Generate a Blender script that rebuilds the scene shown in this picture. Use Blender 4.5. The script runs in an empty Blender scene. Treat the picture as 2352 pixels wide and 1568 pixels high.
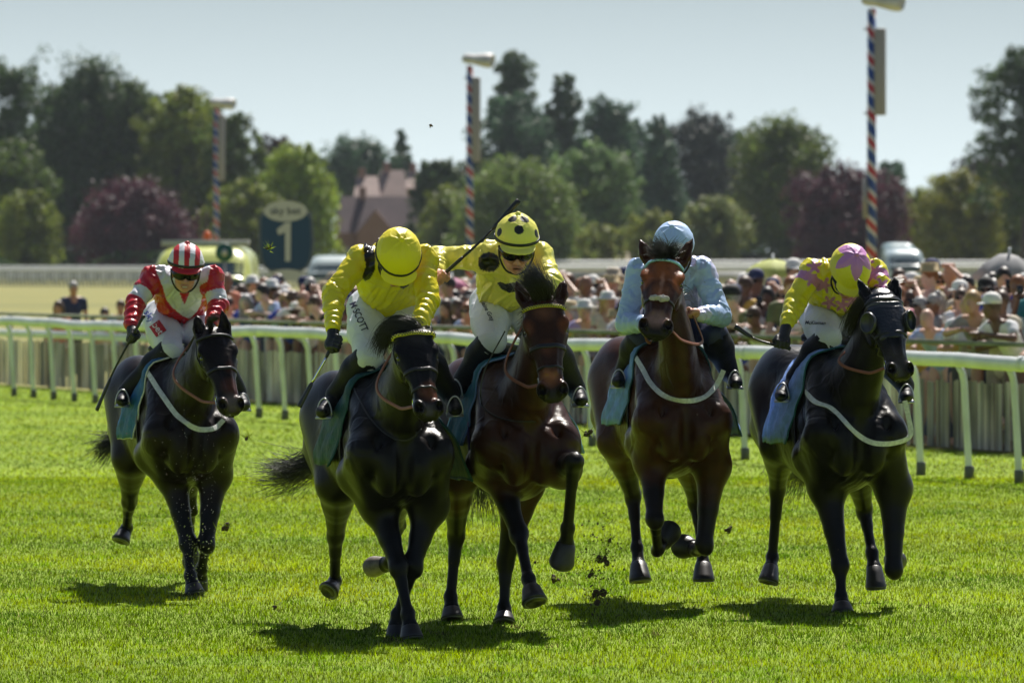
import bpy, math, random, time
import numpy as np
from mathutils import Vector
from mathutils.bvhtree import BVHTree
rnd = random.Random(7); nr = np.random.default_rng(7)
sc = bpy.context.scene
# ------------------------------------------------------------ camera, sky, sun
FPX, CX, HY, CH = 15000.0, 1176.0, 590.0, 2.1      # focal length in px of a 2352 px wide frame, horizon row, eye height
cam = bpy.data.cameras.new('camera'); camo = bpy.data.objects.new('camera', cam); sc.collection.objects.link(camo)
camo.location = (0, 0, CH); camo.rotation_euler = (math.pi/2, 0, 0)
cam.sensor_width = 36; cam.lens = FPX/2352*36; cam.shift_y = (HY-784)/2352
cam.clip_start = 1; cam.clip_end = 6000
cam.dof.use_dof = True; cam.dof.focus_distance = 36.8; cam.dof.aperture_fstop = 6.0
sc.camera = camo
SUN_EL, SUN_AZ = math.radians(54), math.atan2(0.30, 1.0)   # azimuth from +Y towards +X
world = bpy.data.worlds.new('World'); sc.world = world; world.use_nodes = True
wn = world.node_tree; bg = wn.nodes['Background']
sky = wn.nodes.new('ShaderNodeTexSky'); sky.sky_type = 'NISHITA'; sky.sun_disc = False
sky.sun_elevation = SUN_EL; sky.sun_rotation = SUN_AZ; sky.air_density = 1.0; sky.dust_density = 1.2; sky.ozone_density = 1.3
tcw = wn.nodes.new('ShaderNodeTexCoord'); sxw = wn.nodes.new('ShaderNodeSeparateXYZ'); wn.links.new(tcw.outputs['Generated'], sxw.inputs[0])
rw = wn.nodes.new('ShaderNodeMapRange'); rw.inputs[1].default_value = 0; rw.inputs[2].default_value = .05; wn.links.new(sxw.outputs[2], rw.inputs[0])
hz = wn.nodes.new('ShaderNodeMix'); hz.data_type = 'RGBA'; hz.inputs[6].default_value = (12.4, 14.2, 14.5, 1); hz.inputs[7].default_value = (5.0, 6.1, 6.5, 1); wn.links.new(rw.outputs[0], hz.inputs[0])
rw2 = wn.nodes.new('ShaderNodeMapRange'); rw2.inputs[1].default_value = .04; rw2.inputs[2].default_value = .12; wn.links.new(sxw.outputs[2], rw2.inputs[0])
mw = wn.nodes.new('ShaderNodeMix'); mw.data_type = 'RGBA'; wn.links.new(rw2.outputs[0], mw.inputs[0]); wn.links.new(hz.outputs[2], mw.inputs[6]); wn.links.new(sky.outputs[0], mw.inputs[7])
wn.links.new(mw.outputs[2], bg.inputs[0]); bg.inputs[1].default_value = 0.05
sl = bpy.data.lights.new('sun', 'SUN'); sl.energy = 5.0; sl.angle = math.radians(.53); sl.color = (1, .95, .87)
slo = bpy.data.objects.new('sun', sl); sc.collection.objects.link(slo)
SD = Vector((math.cos(SUN_EL)*math.sin(SUN_AZ), math.cos(SUN_EL)*math.cos(SUN_AZ), math.sin(SUN_EL)))
slo.rotation_euler = SD.to_track_quat('Z', 'Y').to_euler(); slo.location = (5, 30, 30)
sc.view_settings.view_transform = 'Standard'; sc.view_settings.look = 'None'
sc.view_settings.exposure = 0.64; sc.view_settings.gamma = 1
sc.render.engine = 'CYCLES'; sc.cycles.max_bounces = 6; sc.cycles.transparent_max_bounces = 8
sc.cycles.volume_bounces = 0

def A(*v): return np.array(v, dtype=np.float64)
def AT(px, py, Y): return A((px-CX)/FPX*Y, Y, CH-(py-HY)/FPX*Y)
def nrm(v): v = np.asarray(v, float); return v/(np.linalg.norm(v)+1e-12)

# ------------------------------------------------------------ noise
_LT = np.random.default_rng(3).random((32, 32, 32)).astype(np.float32)
def vnoise(p):
    i = np.floor(p).astype(np.int64); f = p-i; f = f*f*(3-2*f); o = 0
    for dx in (0, 1):
        for dy in (0, 1):
            for dz in (0, 1):
                w = (f[:, 0] if dx else 1-f[:, 0])*(f[:, 1] if dy else 1-f[:, 1])*(f[:, 2] if dz else 1-f[:, 2])
                o = o + w*_LT[(i[:, 0]+dx) & 31, (i[:, 1]+dy) & 31, (i[:, 2]+dz) & 31]
    return o*2-1
# ------------------------------------------------------------ mesh making
def newmesh(name, V, Fc, col=None, smooth=True):
    V = np.asarray(V, np.float32); me = bpy.data.meshes.new(name)
    if isinstance(Fc, np.ndarray):
        n, k = Fc.shape; me.vertices.add(len(V)); me.vertices.foreach_set('co', V.ravel())
        me.loops.add(n*k); me.loops.foreach_set('vertex_index', Fc.astype(np.int32).ravel())
        me.polygons.add(n); me.polygons.foreach_set('loop_start', np.arange(0, n*k, k, dtype=np.int32))
        me.update(calc_edges=True); me.validate()
    else:
        me.from_pydata([tuple(map(float, v)) for v in V], [], [tuple(int(i) for i in f) for f in Fc]); me.update()
    if smooth: me.polygons.foreach_set('use_smooth', np.ones(len(me.polygons), bool))
    if col is not None:
        a = me.color_attributes.new('Col', 'FLOAT_COLOR', 'POINT')
        c = np.ones((len(V), 4), np.float32); c[:, :3] = col; a.data.foreach_set('color', c.ravel())
    return me
def link(name, me, m=None, parent=None, label=None, cat=None, group=None, kind=None):
    o = bpy.data.objects.new(name, me); sc.collection.objects.link(o)
    if m is not None and me is not None:
        me.materials.clear(); me.materials.append(m)
    if parent is not None: o.parent = parent; o.matrix_parent_inverse = parent.matrix_world.inverted() if False else o.matrix_parent_inverse
    if label: o['label'] = label
    if cat: o['category'] = cat
    if group: o['group'] = group
    if kind: o['kind'] = kind
    return o
def empty(name, loc, label, cat, group=None):
    o = bpy.data.objects.new(name, None); sc.collection.objects.link(o); o.location = tuple(loc); o.empty_display_size = .1
    o['label'] = label; o['category'] = cat
    if group: o['group'] = group
    return o
def part(name, V, Fc, m, root, col=None, smooth=True, label=None, off=None):
    """mesh given in world coordinates, parented to root (an Empty without rotation)"""
    l = np.array(root.location) if root is not None else A(0, 0, 0)
    q_ = root.parent if root is not None else None
    while q_ is not None: l = l+np.array(q_.location); q_ = q_.parent
    V = np.asarray(V, float)-l
    if col is not None: me = newmesh(name, V, Fc, col, smooth)
    else: me = newmesh(name, V, Fc, None, smooth)
    return link(name, me, m, root, label)
class MB:
    def __init__(s): s.v = []; s.f = []; s.n = 0
    def add(s, V, Fc):
        s.v.append(np.asarray(V, float)); s.f += [tuple(int(i)+s.n for i in f) for f in Fc]; s.n += len(V)
    def box(s, c, d, R=None, bev=0.0):
        d = np.array(d, float)/2
        P = np.array([[x, y, z] for x in (-1, 1) for y in (-1, 1) for z in (-1, 1)])*d
        if R is not None: P = P@np.array(R).T
        s.add(P+np.array(c), [(0, 1, 3, 2), (4, 6, 7, 5), (0, 4, 5, 1), (2, 3, 7, 6), (0, 2, 6, 4), (1, 5, 7, 3)])
    def tube(s, pts, r, n=8, up=None, caps=True, flat=None, norms=None):
        pts = [np.array(p, float) for p in pts]; m = len(pts)
        rr = r if hasattr(r, '__len__') else [r]*m
        V = []; prev = up if up is not None else A(.13, .2, 1)
        for i in range(m):
            t = nrm(pts[min(i+1, m-1)]-pts[max(i-1, 0)])
            if norms is not None: a = nrm(norms[i]-t*np.dot(norms[i], t))
            else: a = nrm(prev-t*np.dot(prev, t)); prev = a
            b = np.cross(t, a)
            fa, fb = (1, 1) if flat is None else flat
            for k in range(n):
                th = 2*math.pi*(k+.5)/n
                V.append(pts[i]+rr[i]*(math.cos(th)*a*fa+math.sin(th)*b*fb))
        Fc = [(i*n+k, i*n+(k+1) % n, (i+1)*n+(k+1) % n, (i+1)*n+k) for i in range(m-1) for k in range(n)]
        if caps: Fc += [tuple(range(n-1, -1, -1)), tuple((m-1)*n+k for k in range(n))]
        s.add(V, Fc)
    def lathe(s, prof, c, ax=(0, 0, 1), n=20, ref=(1, .01, .02), sq=1.0):
        ax = nrm(ax); a = nrm(np.array(ref)-ax*np.dot(ref, ax)); b = np.cross(ax, a); V = []
        for (r, z) in prof:
            for k in range(n):
                th = 2*math.pi*k/n; V.append(np.array(c)+ax*z+a*r*math.cos(th)+b*r*sq*math.sin(th))
        m = len(prof)
        Fc = [(i*n+k, i*n+(k+1) % n, (i+1)*n+(k+1) % n, (i+1)*n+k) for i in range(m-1) for k in range(n)]
        Fc += [tuple(range(n-1, -1, -1)), tuple((m-1)*n+k for k in range(n))]
        s.add(V, Fc)
    def out(s): return np.concatenate(s.v), s.f
    def part(s, name, m, root, smooth=True, label=None):
        V, Fc = s.out(); return part(name, V, Fc, m, root, smooth=smooth, label=label)
    def top(s, name, m, base, label, cat, group=None, kind=None, smooth=True):
        V, Fc = s.out(); o = link(name, newmesh(name, V-np.array(base), Fc, None, smooth), m, None, label, cat, group, kind); o.location = tuple(base); return o
# ------------------------------------------------------------ implicit surfaces
class SDF:
    def __init__(s): s.P = []
    def _a(s, fn, lo, hi, k, mode): s.P.append((fn, np.minimum(lo, hi), np.maximum(lo, hi), k, mode))
    def cap(s, a, b, ra, rb, k=.02, mode='u', sq=None):
        a = np.array(a, float); b = np.array(b, float); d = b-a; L = max(np.dot(d, d), 1e-12)
        def fn(x, y, z):
            px, py, pz = x-a[0], y-a[1], z-a[2]
            t = np.clip((px*d[0]+py*d[1]+pz*d[2])/L, 0, 1)
            qx, qy, qz = px-t*d[0], py-t*d[1], pz-t*d[2]
            if sq is not None:
                v, f = sq; w = (qx*v[0]+qy*v[1]+qz*v[2])*(f-1); qx, qy, qz = qx+v[0]*w, qy+v[1]*w, qz+v[2]*w
            return np.sqrt(qx*qx+qy*qy+qz*qz)-(ra+(rb-ra)*t)
        g = 1.0 if sq is None or sq[1] >= 1 else 1/sq[1]
        R = max(ra, rb)*g+k+.02
        s._a(fn, np.minimum(a, b)-R, np.maximum(a, b)+R, k, mode); return s
    def chain(s, pts, rad, k=.02, mode='u', sq=None):
        for i in range(len(pts)-1): s.cap(pts[i], pts[i+1], rad[i], rad[i+1], k if i else k, mode, sq)
    def ell(s, c, ax, rad, k=.02, mode='u'):
        """ax: three unit vectors, rad: three radii"""
        c = np.array(c, float); M = np.array([nrm(v) for v in ax]); r = np.array(rad, float)
        def fn(x, y, z):
            p = (x-c[0], y-c[1], z-c[2]); k0 = 0; k1 = 0
            for i in range(3):
                u = M[i][0]*p[0]+M[i][1]*p[1]+M[i][2]*p[2]
                k0 = k0+(u/r[i])**2; k1 = k1+(u/r[i]**2)**2
            k0 = np.sqrt(k0); return k0*(k0-1)/(np.sqrt(k1)+1e-9)
        R = r.max()+k+.02; s._a(fn, c-R, c+R, k, mode); return s
    def loft(s, o, X, S, N, T, W, HU, HD, Z, k=.03, p=2.2, mode='u'):
        """sections along X (metres T from o): half width W along S, up/down heights along N around centre Z"""
        o = np.array(o, float); X, S, N = nrm(X), nrm(S), nrm(N)
        tt = np.linspace(T[0], T[-1], 160)
        def sm(a):
            v = np.interp(tt, T, a); kk = np.ones(13)/13; return np.convolve(np.pad(v, 6, 'edge'), kk, 'valid')
        w, hu, hd, zz = sm(W), sm(HU), sm(HD), sm(Z)
        def fn(x, y, z):
            px, py, pz = x-o[0], y-o[1], z-o[2]
            t = px*X[0]+py*X[1]+pz*X[2]; u = px*S[0]+py*S[1]+pz*S[2]; n = px*N[0]+py*N[1]+pz*N[2]
            i = np.clip((t-T[0])/(T[-1]-T[0])*159, 0, 159).astype(np.int32)
            ww = w[i]; n = n-zz[i]; hh = np.where(n > 0, hu[i], hd[i])
            r = (np.abs(u/ww)**p+np.abs(n/hh)**p)**(1/p)
            d = (r-1)*np.minimum(ww, hh)
            return np.maximum(d, np.maximum(T[0]-t, t-T[-1]))
        E = []
        for t_, w_, a_, b_, z_ in zip(T, W, HU, HD, Z):
            for su in (-1, 1): E += [o+X*t_+S*su*w_+N*(z_+a_), o+X*t_+S*su*w_+N*(z_-b_)]
        E = np.array(E); s._a(fn, E.min(0)-k-.02, E.max(0)+k+.02, k, mode); return s
    def build(s, h):
        pos = [q for q in s.P if q[4] == 'u']
        lo = np.min([q[1] for q in pos], 0)-2*h; hi = np.max([q[2] for q in pos], 0)+2*h
        n = np.ceil((hi-lo)/h).astype(int)+1; F = np.full(n, 1.0, np.float32)
        ax = [(lo[i]+h*np.arange(n[i])).astype(np.float32) for i in range(3)]
        for fn, a, b, k, mode in s.P:
            i0 = np.clip(np.floor((a-lo)/h).astype(int), 0, n-1); i1 = np.clip(np.ceil((b-lo)/h).astype(int)+1, 1, n)
            if np.any(i1 <= i0): continue
            sl_ = tuple(slice(i0[i], i1[i]) for i in range(3))
            d = fn(ax[0][sl_[0]][:, None, None], ax[1][sl_[1]][None, :, None], ax[2][sl_[2]][None, None, :]).astype(np.float32)
            f = F[sl_]
            if mode == 'u':
                hh = np.clip(.5+.5*(d-f)/k, 0, 1); F[sl_] = d+(f-d)*hh-k*hh*(1-hh)
            else:
                hh = np.clip(.5-.5*(f+d)/k, 0, 1); F[sl_] = f+(-d-f)*hh+k*hh*(1-hh)
        return nets(F, lo, h)
def nets(F, lo, h):
    I = F < 0; n = np.array(F.shape)-1
    c = np.zeros(tuple(n), np.uint8)
    for dx in (0, 1):
        for dy in (0, 1):
            for dz in (0, 1): c += I[dx:n[0]+dx, dy:n[1]+dy, dz:n[2]+dz]
    act = np.argwhere((c > 0) & (c < 8)); idx = np.full(tuple(n), -1, np.int32); idx[act[:, 0], act[:, 1], act[:, 2]] = np.arange(len(act))
    S = np.zeros((len(act), 3), np.float64); N = np.zeros(len(act))
    C = [A(x, y, z).astype(int) for x in (0, 1) for y in (0, 1) for z in (0, 1)]
    g = lambda o: F[act[:, 0]+o[0], act[:, 1]+o[1], act[:, 2]+o[2]].astype(np.float64)
    for a in range(8):
        for b in range(a+1, 8):
            if np.abs(C[a]-C[b]).sum() != 1: continue
            fa, fb = g(C[a]), g(C[b]); m = (fa < 0) != (fb < 0)
            t = np.where(m, fa/np.where(m, fa-fb, 1), 0)
            S += np.where(m[:, None], C[a]+(C[b]-C[a])*t[:, None], 0); N += m
    V = lo+h*(act+S/N[:, None])
    Q = []
    for ax in range(3):
        u, v = [(1, 2), (2, 0), (0, 1)][ax]
        sl0 = [slice(1, n[i]) for i in range(3)]; sl0[ax] = slice(0, n[ax])
        sl1 = list(sl0); sl1[ax] = slice(1, n[ax]+1)
        a = I[tuple(sl0)]; b = I[tuple(sl1)]
        for sgn in (0, 1):
            e = np.argwhere(a & ~b if sgn else ~a & b)
            if not len(e): continue
            off = np.ones(3, int); off[ax] = 0; e = e+off
            def ix(du, dv):
                q = e.copy(); q[:, u] -= du; q[:, v] -= dv; return idx[q[:, 0], q[:, 1], q[:, 2]]
            q = np.stack([ix(0, 0), ix(1, 0), ix(1, 1), ix(0, 1)], 1)
            Q.append(q if sgn else q[:, ::-1])
    Q = np.concatenate(Q); return V, Q[(Q >= 0).all(1)]
def vnormals(V, Q):
    n = np.cross(V[Q[:, 2]]-V[Q[:, 0]], V[Q[:, 3]]-V[Q[:, 1]]); N = np.zeros_like(V)
    for k in range(4):
        for j in range(3): N[:, j] += np.bincount(Q[:, k], n[:, j], len(V))
    return N/(np.linalg.norm(N, axis=1, keepdims=True)+1e-12)
def bvh(V, Q): return BVHTree.FromPolygons([Vector(v) for v in V], [tuple(q) for q in Q.tolist()])
def segd(P, a, b):
    a = np.array(a, float); d = np.array(b, float)-a; t = np.clip((P-a)@d/np.dot(d, d), 0, 1); return np.linalg.norm(P-a-t[:, None]*d, axis=1), t
# ------------------------------------------------------------ materials
def mat(name, col=(.5, .5, .5), rough=.6, spec=.5, metal=0, vc=False, oc=False, noise=None, bump=None, sheen=0, trans=0, coat=0, sss=0, emit=None):
    m = bpy.data.materials.new(name); m.use_nodes = True; nt = m.node_tree; b = nt.nodes['Principled BSDF']
    b.inputs['Base Color'].default_value = (*col, 1); b.inputs['Roughness'].default_value = rough
    b.inputs['Specular IOR Level'].default_value = spec; b.inputs['Metallic'].default_value = metal
    b.inputs['Coat Weight'].default_value = coat; b.inputs['Sheen Weight'].default_value = sheen; b.inputs['Sheen Roughness'].default_value = .4
    if sss: b.inputs['Subsurface Weight'].default_value = sss; b.inputs['Subsurface Radius'].default_value = (.02, .008, .004); b.inputs['Subsurface Scale'].default_value = .4
    src = None
    if vc: nd = nt.nodes.new('ShaderNodeAttribute'); nd.attribute_name = 'Col'; src = nd.outputs['Color']
    if oc: nd = nt.nodes.new('ShaderNodeObjectInfo'); src = nd.outputs['Color']
    tc = nt.nodes.new('ShaderNodeTexCoord')
    if noise:
        sc_, lo_, hi_ = noise[:3]
        n = nt.nodes.new('ShaderNodeTexNoise'); n.inputs['Scale'].default_value = sc_; n.inputs['Detail'].default_value = 5
        if len(noise) > 3:
            mp = nt.nodes.new('ShaderNodeMapping'); mp.inputs['Scale'].default_value = noise[3]; nt.links.new(tc.outputs['Object'], mp.inputs[0]); nt.links.new(mp.outputs[0], n.inputs['Vector'])
        else: nt.links.new(tc.outputs['Object'], n.inputs['Vector'])
        r = nt.nodes.new('ShaderNodeMapRange'); r.inputs[1].default_value = .3; r.inputs[2].default_value = .7; r.inputs[3].default_value = lo_; r.inputs[4].default_value = hi_
        nt.links.new(n.outputs['Fac'], r.inputs[0])
        mx = nt.nodes.new('ShaderNodeVectorMath'); mx.operation = 'SCALE'
        if src is None: mx.inputs[0].default_value = col
        else: nt.links.new(src, mx.inputs[0])
        nt.links.new(r.outputs[0], mx.inputs['Scale']); src = mx.outputs[0]
    if src is not None: nt.links.new(src, b.inputs['Base Color'])
    if bump:
        n = nt.nodes.new('ShaderNodeTexNoise'); n.inputs['Scale'].default_value = bump[0]; n.inputs['Detail'].default_value = 4
        mp = nt.nodes.new('ShaderNodeMapping'); mp.inputs['Scale'].default_value = bump[2] if len(bump) > 2 else (1, 1, 1)
        nt.links.new(tc.outputs['Object'], mp.inputs[0]); nt.links.new(mp.outputs[0], n.inputs['Vector'])
        bn = nt.nodes.new('ShaderNodeBump'); bn.inputs['Strength'].default_value = 1; bn.inputs['Distance'].default_value = bump[1]
        nt.links.new(n.outputs['Fac'], bn.inputs['Height']); nt.links.new(bn.outputs[0], b.inputs['Normal'])
    if trans:
        t = nt.nodes.new('ShaderNodeBsdfTranslucent'); t.inputs[0].default_value = (*col, 1)
        if src is not None: nt.links.new(src, t.inputs[0])
        ms = nt.nodes.new('ShaderNodeMixShader'); ms.inputs[0].default_value = trans
        nt.links.new(b.outputs[0], ms.inputs[1]); nt.links.new(t.outputs[0], ms.inputs[2]); nt.links.new(ms.outputs[0], nt.nodes['Material Output'].inputs[0])
    return m
# ------------------------------------------------------------ horses
M_coat = mat('horse coat', rough=.30, spec=.17, vc=True, noise=(17, .75, 1.25), bump=(150, .0016))
M_hoof = mat('hoof horn', (.018, .015, .013), .45, noise=(30, .6, 1.3))
M_hoofpale = mat('pale hoof horn', (.17, .14, .11), .45, noise=(30, .6, 1.3))
M_shoe = mat('horseshoe steel', (.16, .165, .17), .45, metal=1)
M_eye = mat('horse eye', (.006, .004, .003), .06, coat=1)
M_hair = mat('black mane hair', (.012, .010, .010), .33, spec=.6, noise=(40, .6, 1.5))
M_leather = mat('black leather', (.012, .011, .012), .38)
M_brown = mat('tan leather', (.22, .07, .03), .45)
M_steel = mat('polished steel', (.75, .75, .76), .16, metal=1)
M_white = mat('white elastic webbing', (.66, .66, .64), .8, noise=(60, .75, 1.1))
M_rub = mat('rubber rein grip', (.23, .075, .045), .7)

def strands(curves, r0, r1=.0004):
    """curves: list of (k,3) arrays; thin three sided hairs"""
    V = []; Fc = []; n = 0
    for c in curves:
        c = np.array(c, float); m = len(c); d = np.gradient(c, axis=0); d /= np.linalg.norm(d, axis=1, keepdims=True)+1e-9
        u = np.cross(d, A(.3, .9, .2)); u /= np.linalg.norm(u, axis=1, keepdims=True)+1e-9; w = np.cross(d, u)
        r = np.linspace(r0, r1, m)[:, None]
        for k in range(3):
            th = 2*math.pi*k/3; V.append(c+r*(math.cos(th)*u+math.sin(th)*w))
        for k in range(3):
            a = n+k*m; b = n+((k+1) % 3)*m; i = np.arange(m-1)
            Fc.append(np.stack([a+i, a+i+1, b+i+1, b+i], 1))
        n += 3*m
    return np.concatenate(V), np.concatenate(Fc)
def bez(P, n=8):
    P = np.array(P, float); t = np.linspace(0, 1, n)[:, None]
    if len(P) == 3: return (1-t)**2*P[0]+2*t*(1-t)*P[1]+t*t*P[2]
    return (1-t)**3*P[0]+3*t*(1-t)**2*P[1]+3*t*t*(1-t)*P[2]+t**3*P[3]
def spline(P, n=24):
    """smooth curve through the points"""
    P = np.array(P, float); m = len(P); s = np.concatenate([[0], np.cumsum(np.linalg.norm(np.diff(P, axis=0), axis=1))]); q = np.linspace(0, s[-1], n)
    T = np.zeros_like(P)
    for i in range(m): a, b = max(i-1, 0), min(i+1, m-1); T[i] = (P[b]-P[a])/(s[b]-s[a])
    out = []
    for x in q:
        i = min(np.searchsorted(s, x, 'right')-1, m-2); h = s[i+1]-s[i]; t = (x-s[i])/h
        out.append((2*t**3-3*t*t+1)*P[i]+(t**3-2*t*t+t)*h*T[i]+(3*t*t-2*t**3)*P[i+1]+(t**3-t*t)*h*T[i+1])
    return np.array(out)
CAMP = Vector((0, 0, CH))
def onsurf(B, px, py, Y, off=.006):
    """point of a surface seen at this picture position"""
    p = AT(px, py, Y); d = (Vector(p)-CAMP).normalized()
    h = B.ray_cast(CAMP, d)
    if h[0] is None: return None, None
    nn = h[1] if h[1].dot(d) < 0 else -h[1]
    return np.array(h[0])+np.array(nn)*off, np.array(nn)
def surfline(B, pts, Y, off=.006, n=40):
    pts = spline([(a, b, 0) for a, b in pts], n); P = []; N = []
    last = None
    for x, y, _ in pts:
        p, q = onsurf(B, x, y, Y, off)
        if p is not None and last is not None and abs(p[1]-last) > .16: p = None
        if p is None:
            yy = last if last is not None else Y; p = AT(x, y, yy); q = A(0, -1, 0)
        last = p[1]; P.append(p); N.append(q)
    P = np.array(P); N = np.array(N)
    for _ in range(2): P[1:-1] = (P[:-2]+2*P[1:-1]+P[2:])/4; N[1:-1] = (N[:-2]+2*N[1:-1]+N[2:])/4
    return P, N
def strap(P, N, w, th=.003):
    V = []; m = len(P)
    for i in range(m):
        t = nrm(P[min(i+1, m-1)]-P[max(i-1, 0)]); s_ = nrm(np.cross(t, N[i])); n_ = np.cross(s_, t)
        if np.dot(n_, N[i]) < 0: n_ = -n_
        for a, b in ((-1, -1), (-1, .6), (-.6, 1), (.6, 1), (1, .6), (1, -1)): V.append(P[i]+s_*a*w/2+n_*b*th)
    Fc = [(i*6+k, i*6+(k+1) % 6, (i+1)*6+(k+1) % 6, (i+1)*6+k) for i in range(m-1) for k in range(6)]+[(5, 4, 3, 2, 1, 0), tuple((m-1)*6+k for k in range(6))]
    return np.array(V), Fc
def loopsurf(B, c, u, v, th0, th1, n=36, off=.006, rmax=.6, skew=None):
    P = []; N = []
    for i in range(n):
        th = th0+(th1-th0)*i/(n-1); d = nrm(u*math.cos(th)+v*math.sin(th))
        o = c+(skew*math.cos(th) if skew is not None else 0)
        h = B.ray_cast(Vector(o+d*rmax), Vector(-d), rmax)
        p = np.array(h[0]) if h[0] is not None else (P[-1] if P else o+d*.1)
        P.append(p+d*off); N.append(d)
    P = np.array(P); P[1:-1] = (P[:-2]+2*P[1:-1]+P[2:])/4
    return P, np.array(N)

def horse(c):
    t0 = time.time(); Y0 = c['Y']; a = math.radians(c['a']); Fw = A(math.sin(a), -math.cos(a), 0); Sd = A(math.cos(a), math.sin(a), 0); Up = A(0, 0, 1)
    O = A((c['cx']-CX)/FPX*Y0, Y0, 0); zb, zw, zr = c['zb'], c['zw'], c['zr']; rn = np.random.default_rng(int(c['cx']))
    def zm(f, z):
        zt = zw+(zr-zw)*np.clip((-f-.45)/.9, 0, 1); return zb+(z-.80)*(zt-zb)/.80
    def L(f, s, z): return O+Fw*f+Sd*s+Up*zm(f, z)
    J = lambda p: AT(p[0], p[1], Y0+p[2])
    S = SDF(); wf = c.get('wf', 1)
    # trunk
    T = A(-1.72, -1.66, -1.55, -1.40, -1.20, -1.0, -.75, -.5, -.32, -.15, -.04, .04)
    W = A(.05, .13, .20, .245, .255, .245, .265, .25, .225, .185, .14, .07)*wf
    TP = A(1.34, 1.44, 1.53, 1.58, 1.585, 1.54, 1.53, 1.60, 1.52, 1.38, 1.28, 1.18)
    BT = A(1.18, 1.08, 1.0, .97, .93, .87, .81, .79, .79, .83, .89, 1.0)
    tz = np.array([zm(f, z) for f, z in zip(T, TP)]); bz = np.array([zm(f, z) for f, z in zip(T, BT)])
    cz = bz+(tz-bz)*.46
    S.loft(O, Fw, Sd, Up, T, W, tz-cz, cz-bz, cz, .05, 2.1)
    for s in (-1, 1):   # pectorals, shoulders, croup, buttock
        S.ell(L(-.02, s*.080*wf, 1.05), (Fw, Sd, Up), (.11, .092, .17), .03)
        S.cap(L(-.42, s*.12, 1.46), L(-.06, s*.17*wf, 1.13), .085, .115, .06)
        S.cap(L(-.06, s*.175*wf, 1.12), L(-.34, s*.185*wf, .98), .11, .10, .05)
        S.ell(L(-1.30, s*.12, 1.38), (Fw, Sd, Up), (.28, .15, .21), .08)
        S.ell(L(-1.50, s*.12, 1.22), (Fw, Sd, Up), (.16, .12, .22), .07)
    # head frame
    P = J(c['poll']); Mz = J(c['muz']); D = nrm(Mz-P); HL = np.linalg.norm(Mz-P); k = HL/.60
    yw = math.radians(c['yaw']); ro = math.radians(c.get('roll', 0)); S0 = A(math.cos(yw)*math.cos(ro), math.sin(yw)*math.cos(ro), -math.sin(ro)); Sh = nrm(S0-D*np.dot(S0, D)); Nh = np.cross(Sh, D)
    if Nh[1] > 0: Nh = -Nh
    kw = 1.2
    H = lambda t, s, n: P+D*t*HL+Sh*s*k*kw+Nh*n*k
    # neck
    n0 = L(-.36, 0, 1.28); n3 = H(.08, 0, -.075); n1 = L(.02, 0, 1.36)+(J(c['nk'])-J(c['nk']) if 'nk' in c else 0); n2 = (n1+n3)/2+A(0, 0, .05)
    cv = bez([n0, n1, n2, n3], 13)
    for i in range(12):
        t = i/11; ax = nrm(cv[i+1]-cv[i]); sd = nrm(Sd*(1-t)+Sh*t); sd = nrm(sd-ax*np.dot(sd, ax)); up = np.cross(ax, sd)
        ww = np.interp(t, [0, .3, .7, 1], [.165, .125, .085, .078])*c.get('nw', 1); hh = np.interp(t, [0, .3, .7, 1], [.30, .225, .15, .12])
        S.ell((cv[i]+cv[i+1])/2, (ax, sd, up), (.11, ww, hh), .045)
    # skull
    T = A(-.07, -.02, .06, .16, .27, .36, .47, .60, .72, .82, .90, .96, 1.0)*HL
    W = A(.036, .068, .092, .113, .126, .112, .090, .074, .066, .068, .076, .068, .038)*k*A(*np.interp(np.arange(13), [0, 5, 9, 12], [c.get('hw', 1), c.get('hw', 1), c.get('mw', 1), c.get('mw', 1)]))
    HU = A(.02, .045, .060, .066, .058, .054, .05, .044, .040, .038, .036, .030, .015)*k
    HD = A(.03, .08, .10, .125, .14, .13, .105, .08, .068, .062, .058, .050, .030)*k
    Z = A(-.02, 0, 0, 0, 0, 0, -.003, -.006, -.008, -.008, -.010, -.014, -.02)*k
    S.loft(P, D, Sh, Nh, T, W, HU, HD, Z, .022, 2.15)
    for s in (-1, 1):
        S.ell(H(.265, s*.086, .026), (D, Sh, Nh), (.046*k, .024*k, .018*k), .014)          # brow
        S.ell(H(.325, s*.104, .006), (D, Sh, Nh), (.029*k, .018*k, .020*k), .010, 's')   # socket
        S.ell(H(.19, s*.056, .070), (D, Sh, Nh), (.05*k, .022*k, .020*k), .02, 's')      # hollow over the eye
        S.ell(H(.30, s*.062, -.085), (D, Sh, Nh), (.12*k, .040*k, .078*k), .02)          # jowl
        S.cap(H(.36, s*.090, -.012), H(.56, s*.066, -.010), .013*k, .008*k, .012)         # facial crest
        S.cap(H(.46, s*.072, -.040), H(.70, s*.050, -.046), .010*k, .008*k, .02, 's')
        S.cap(H(.36, s*.040, .040), H(.76, s*.020, .033), .010*k, .010*k, .016)           # nasal edges
        S.ell(H(.91, s*.044*c.get('mw', 1), .014), (D, Sh, Nh), (.052*k, .034*k, .040*k), .014)        # nostril rim
        S.ell(H(.925, s*.048*c.get('mw', 1), .036), (nrm(D+Nh*.5), Sh, nrm(Nh-D*.5)), (.030*k, .021*k, .024*k), .006, 's')
        S.ell(H(1.0, s*.052, .014), (D, Sh, Nh), (.03*k, .014*k, .016*k), .008, 's')
        # ears
        tip = J(c['ear'][(s+1)//2]); base = H(.055, s*.070, .004); e = nrm(tip-base); el = np.linalg.norm(tip-base)
        es = nrm(np.cross(e, A(0, -1, .1))); ef = np.cross(es, e)
        if ef[1] > 0: ef = -ef
        m1 = base+e*el*.36
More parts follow.
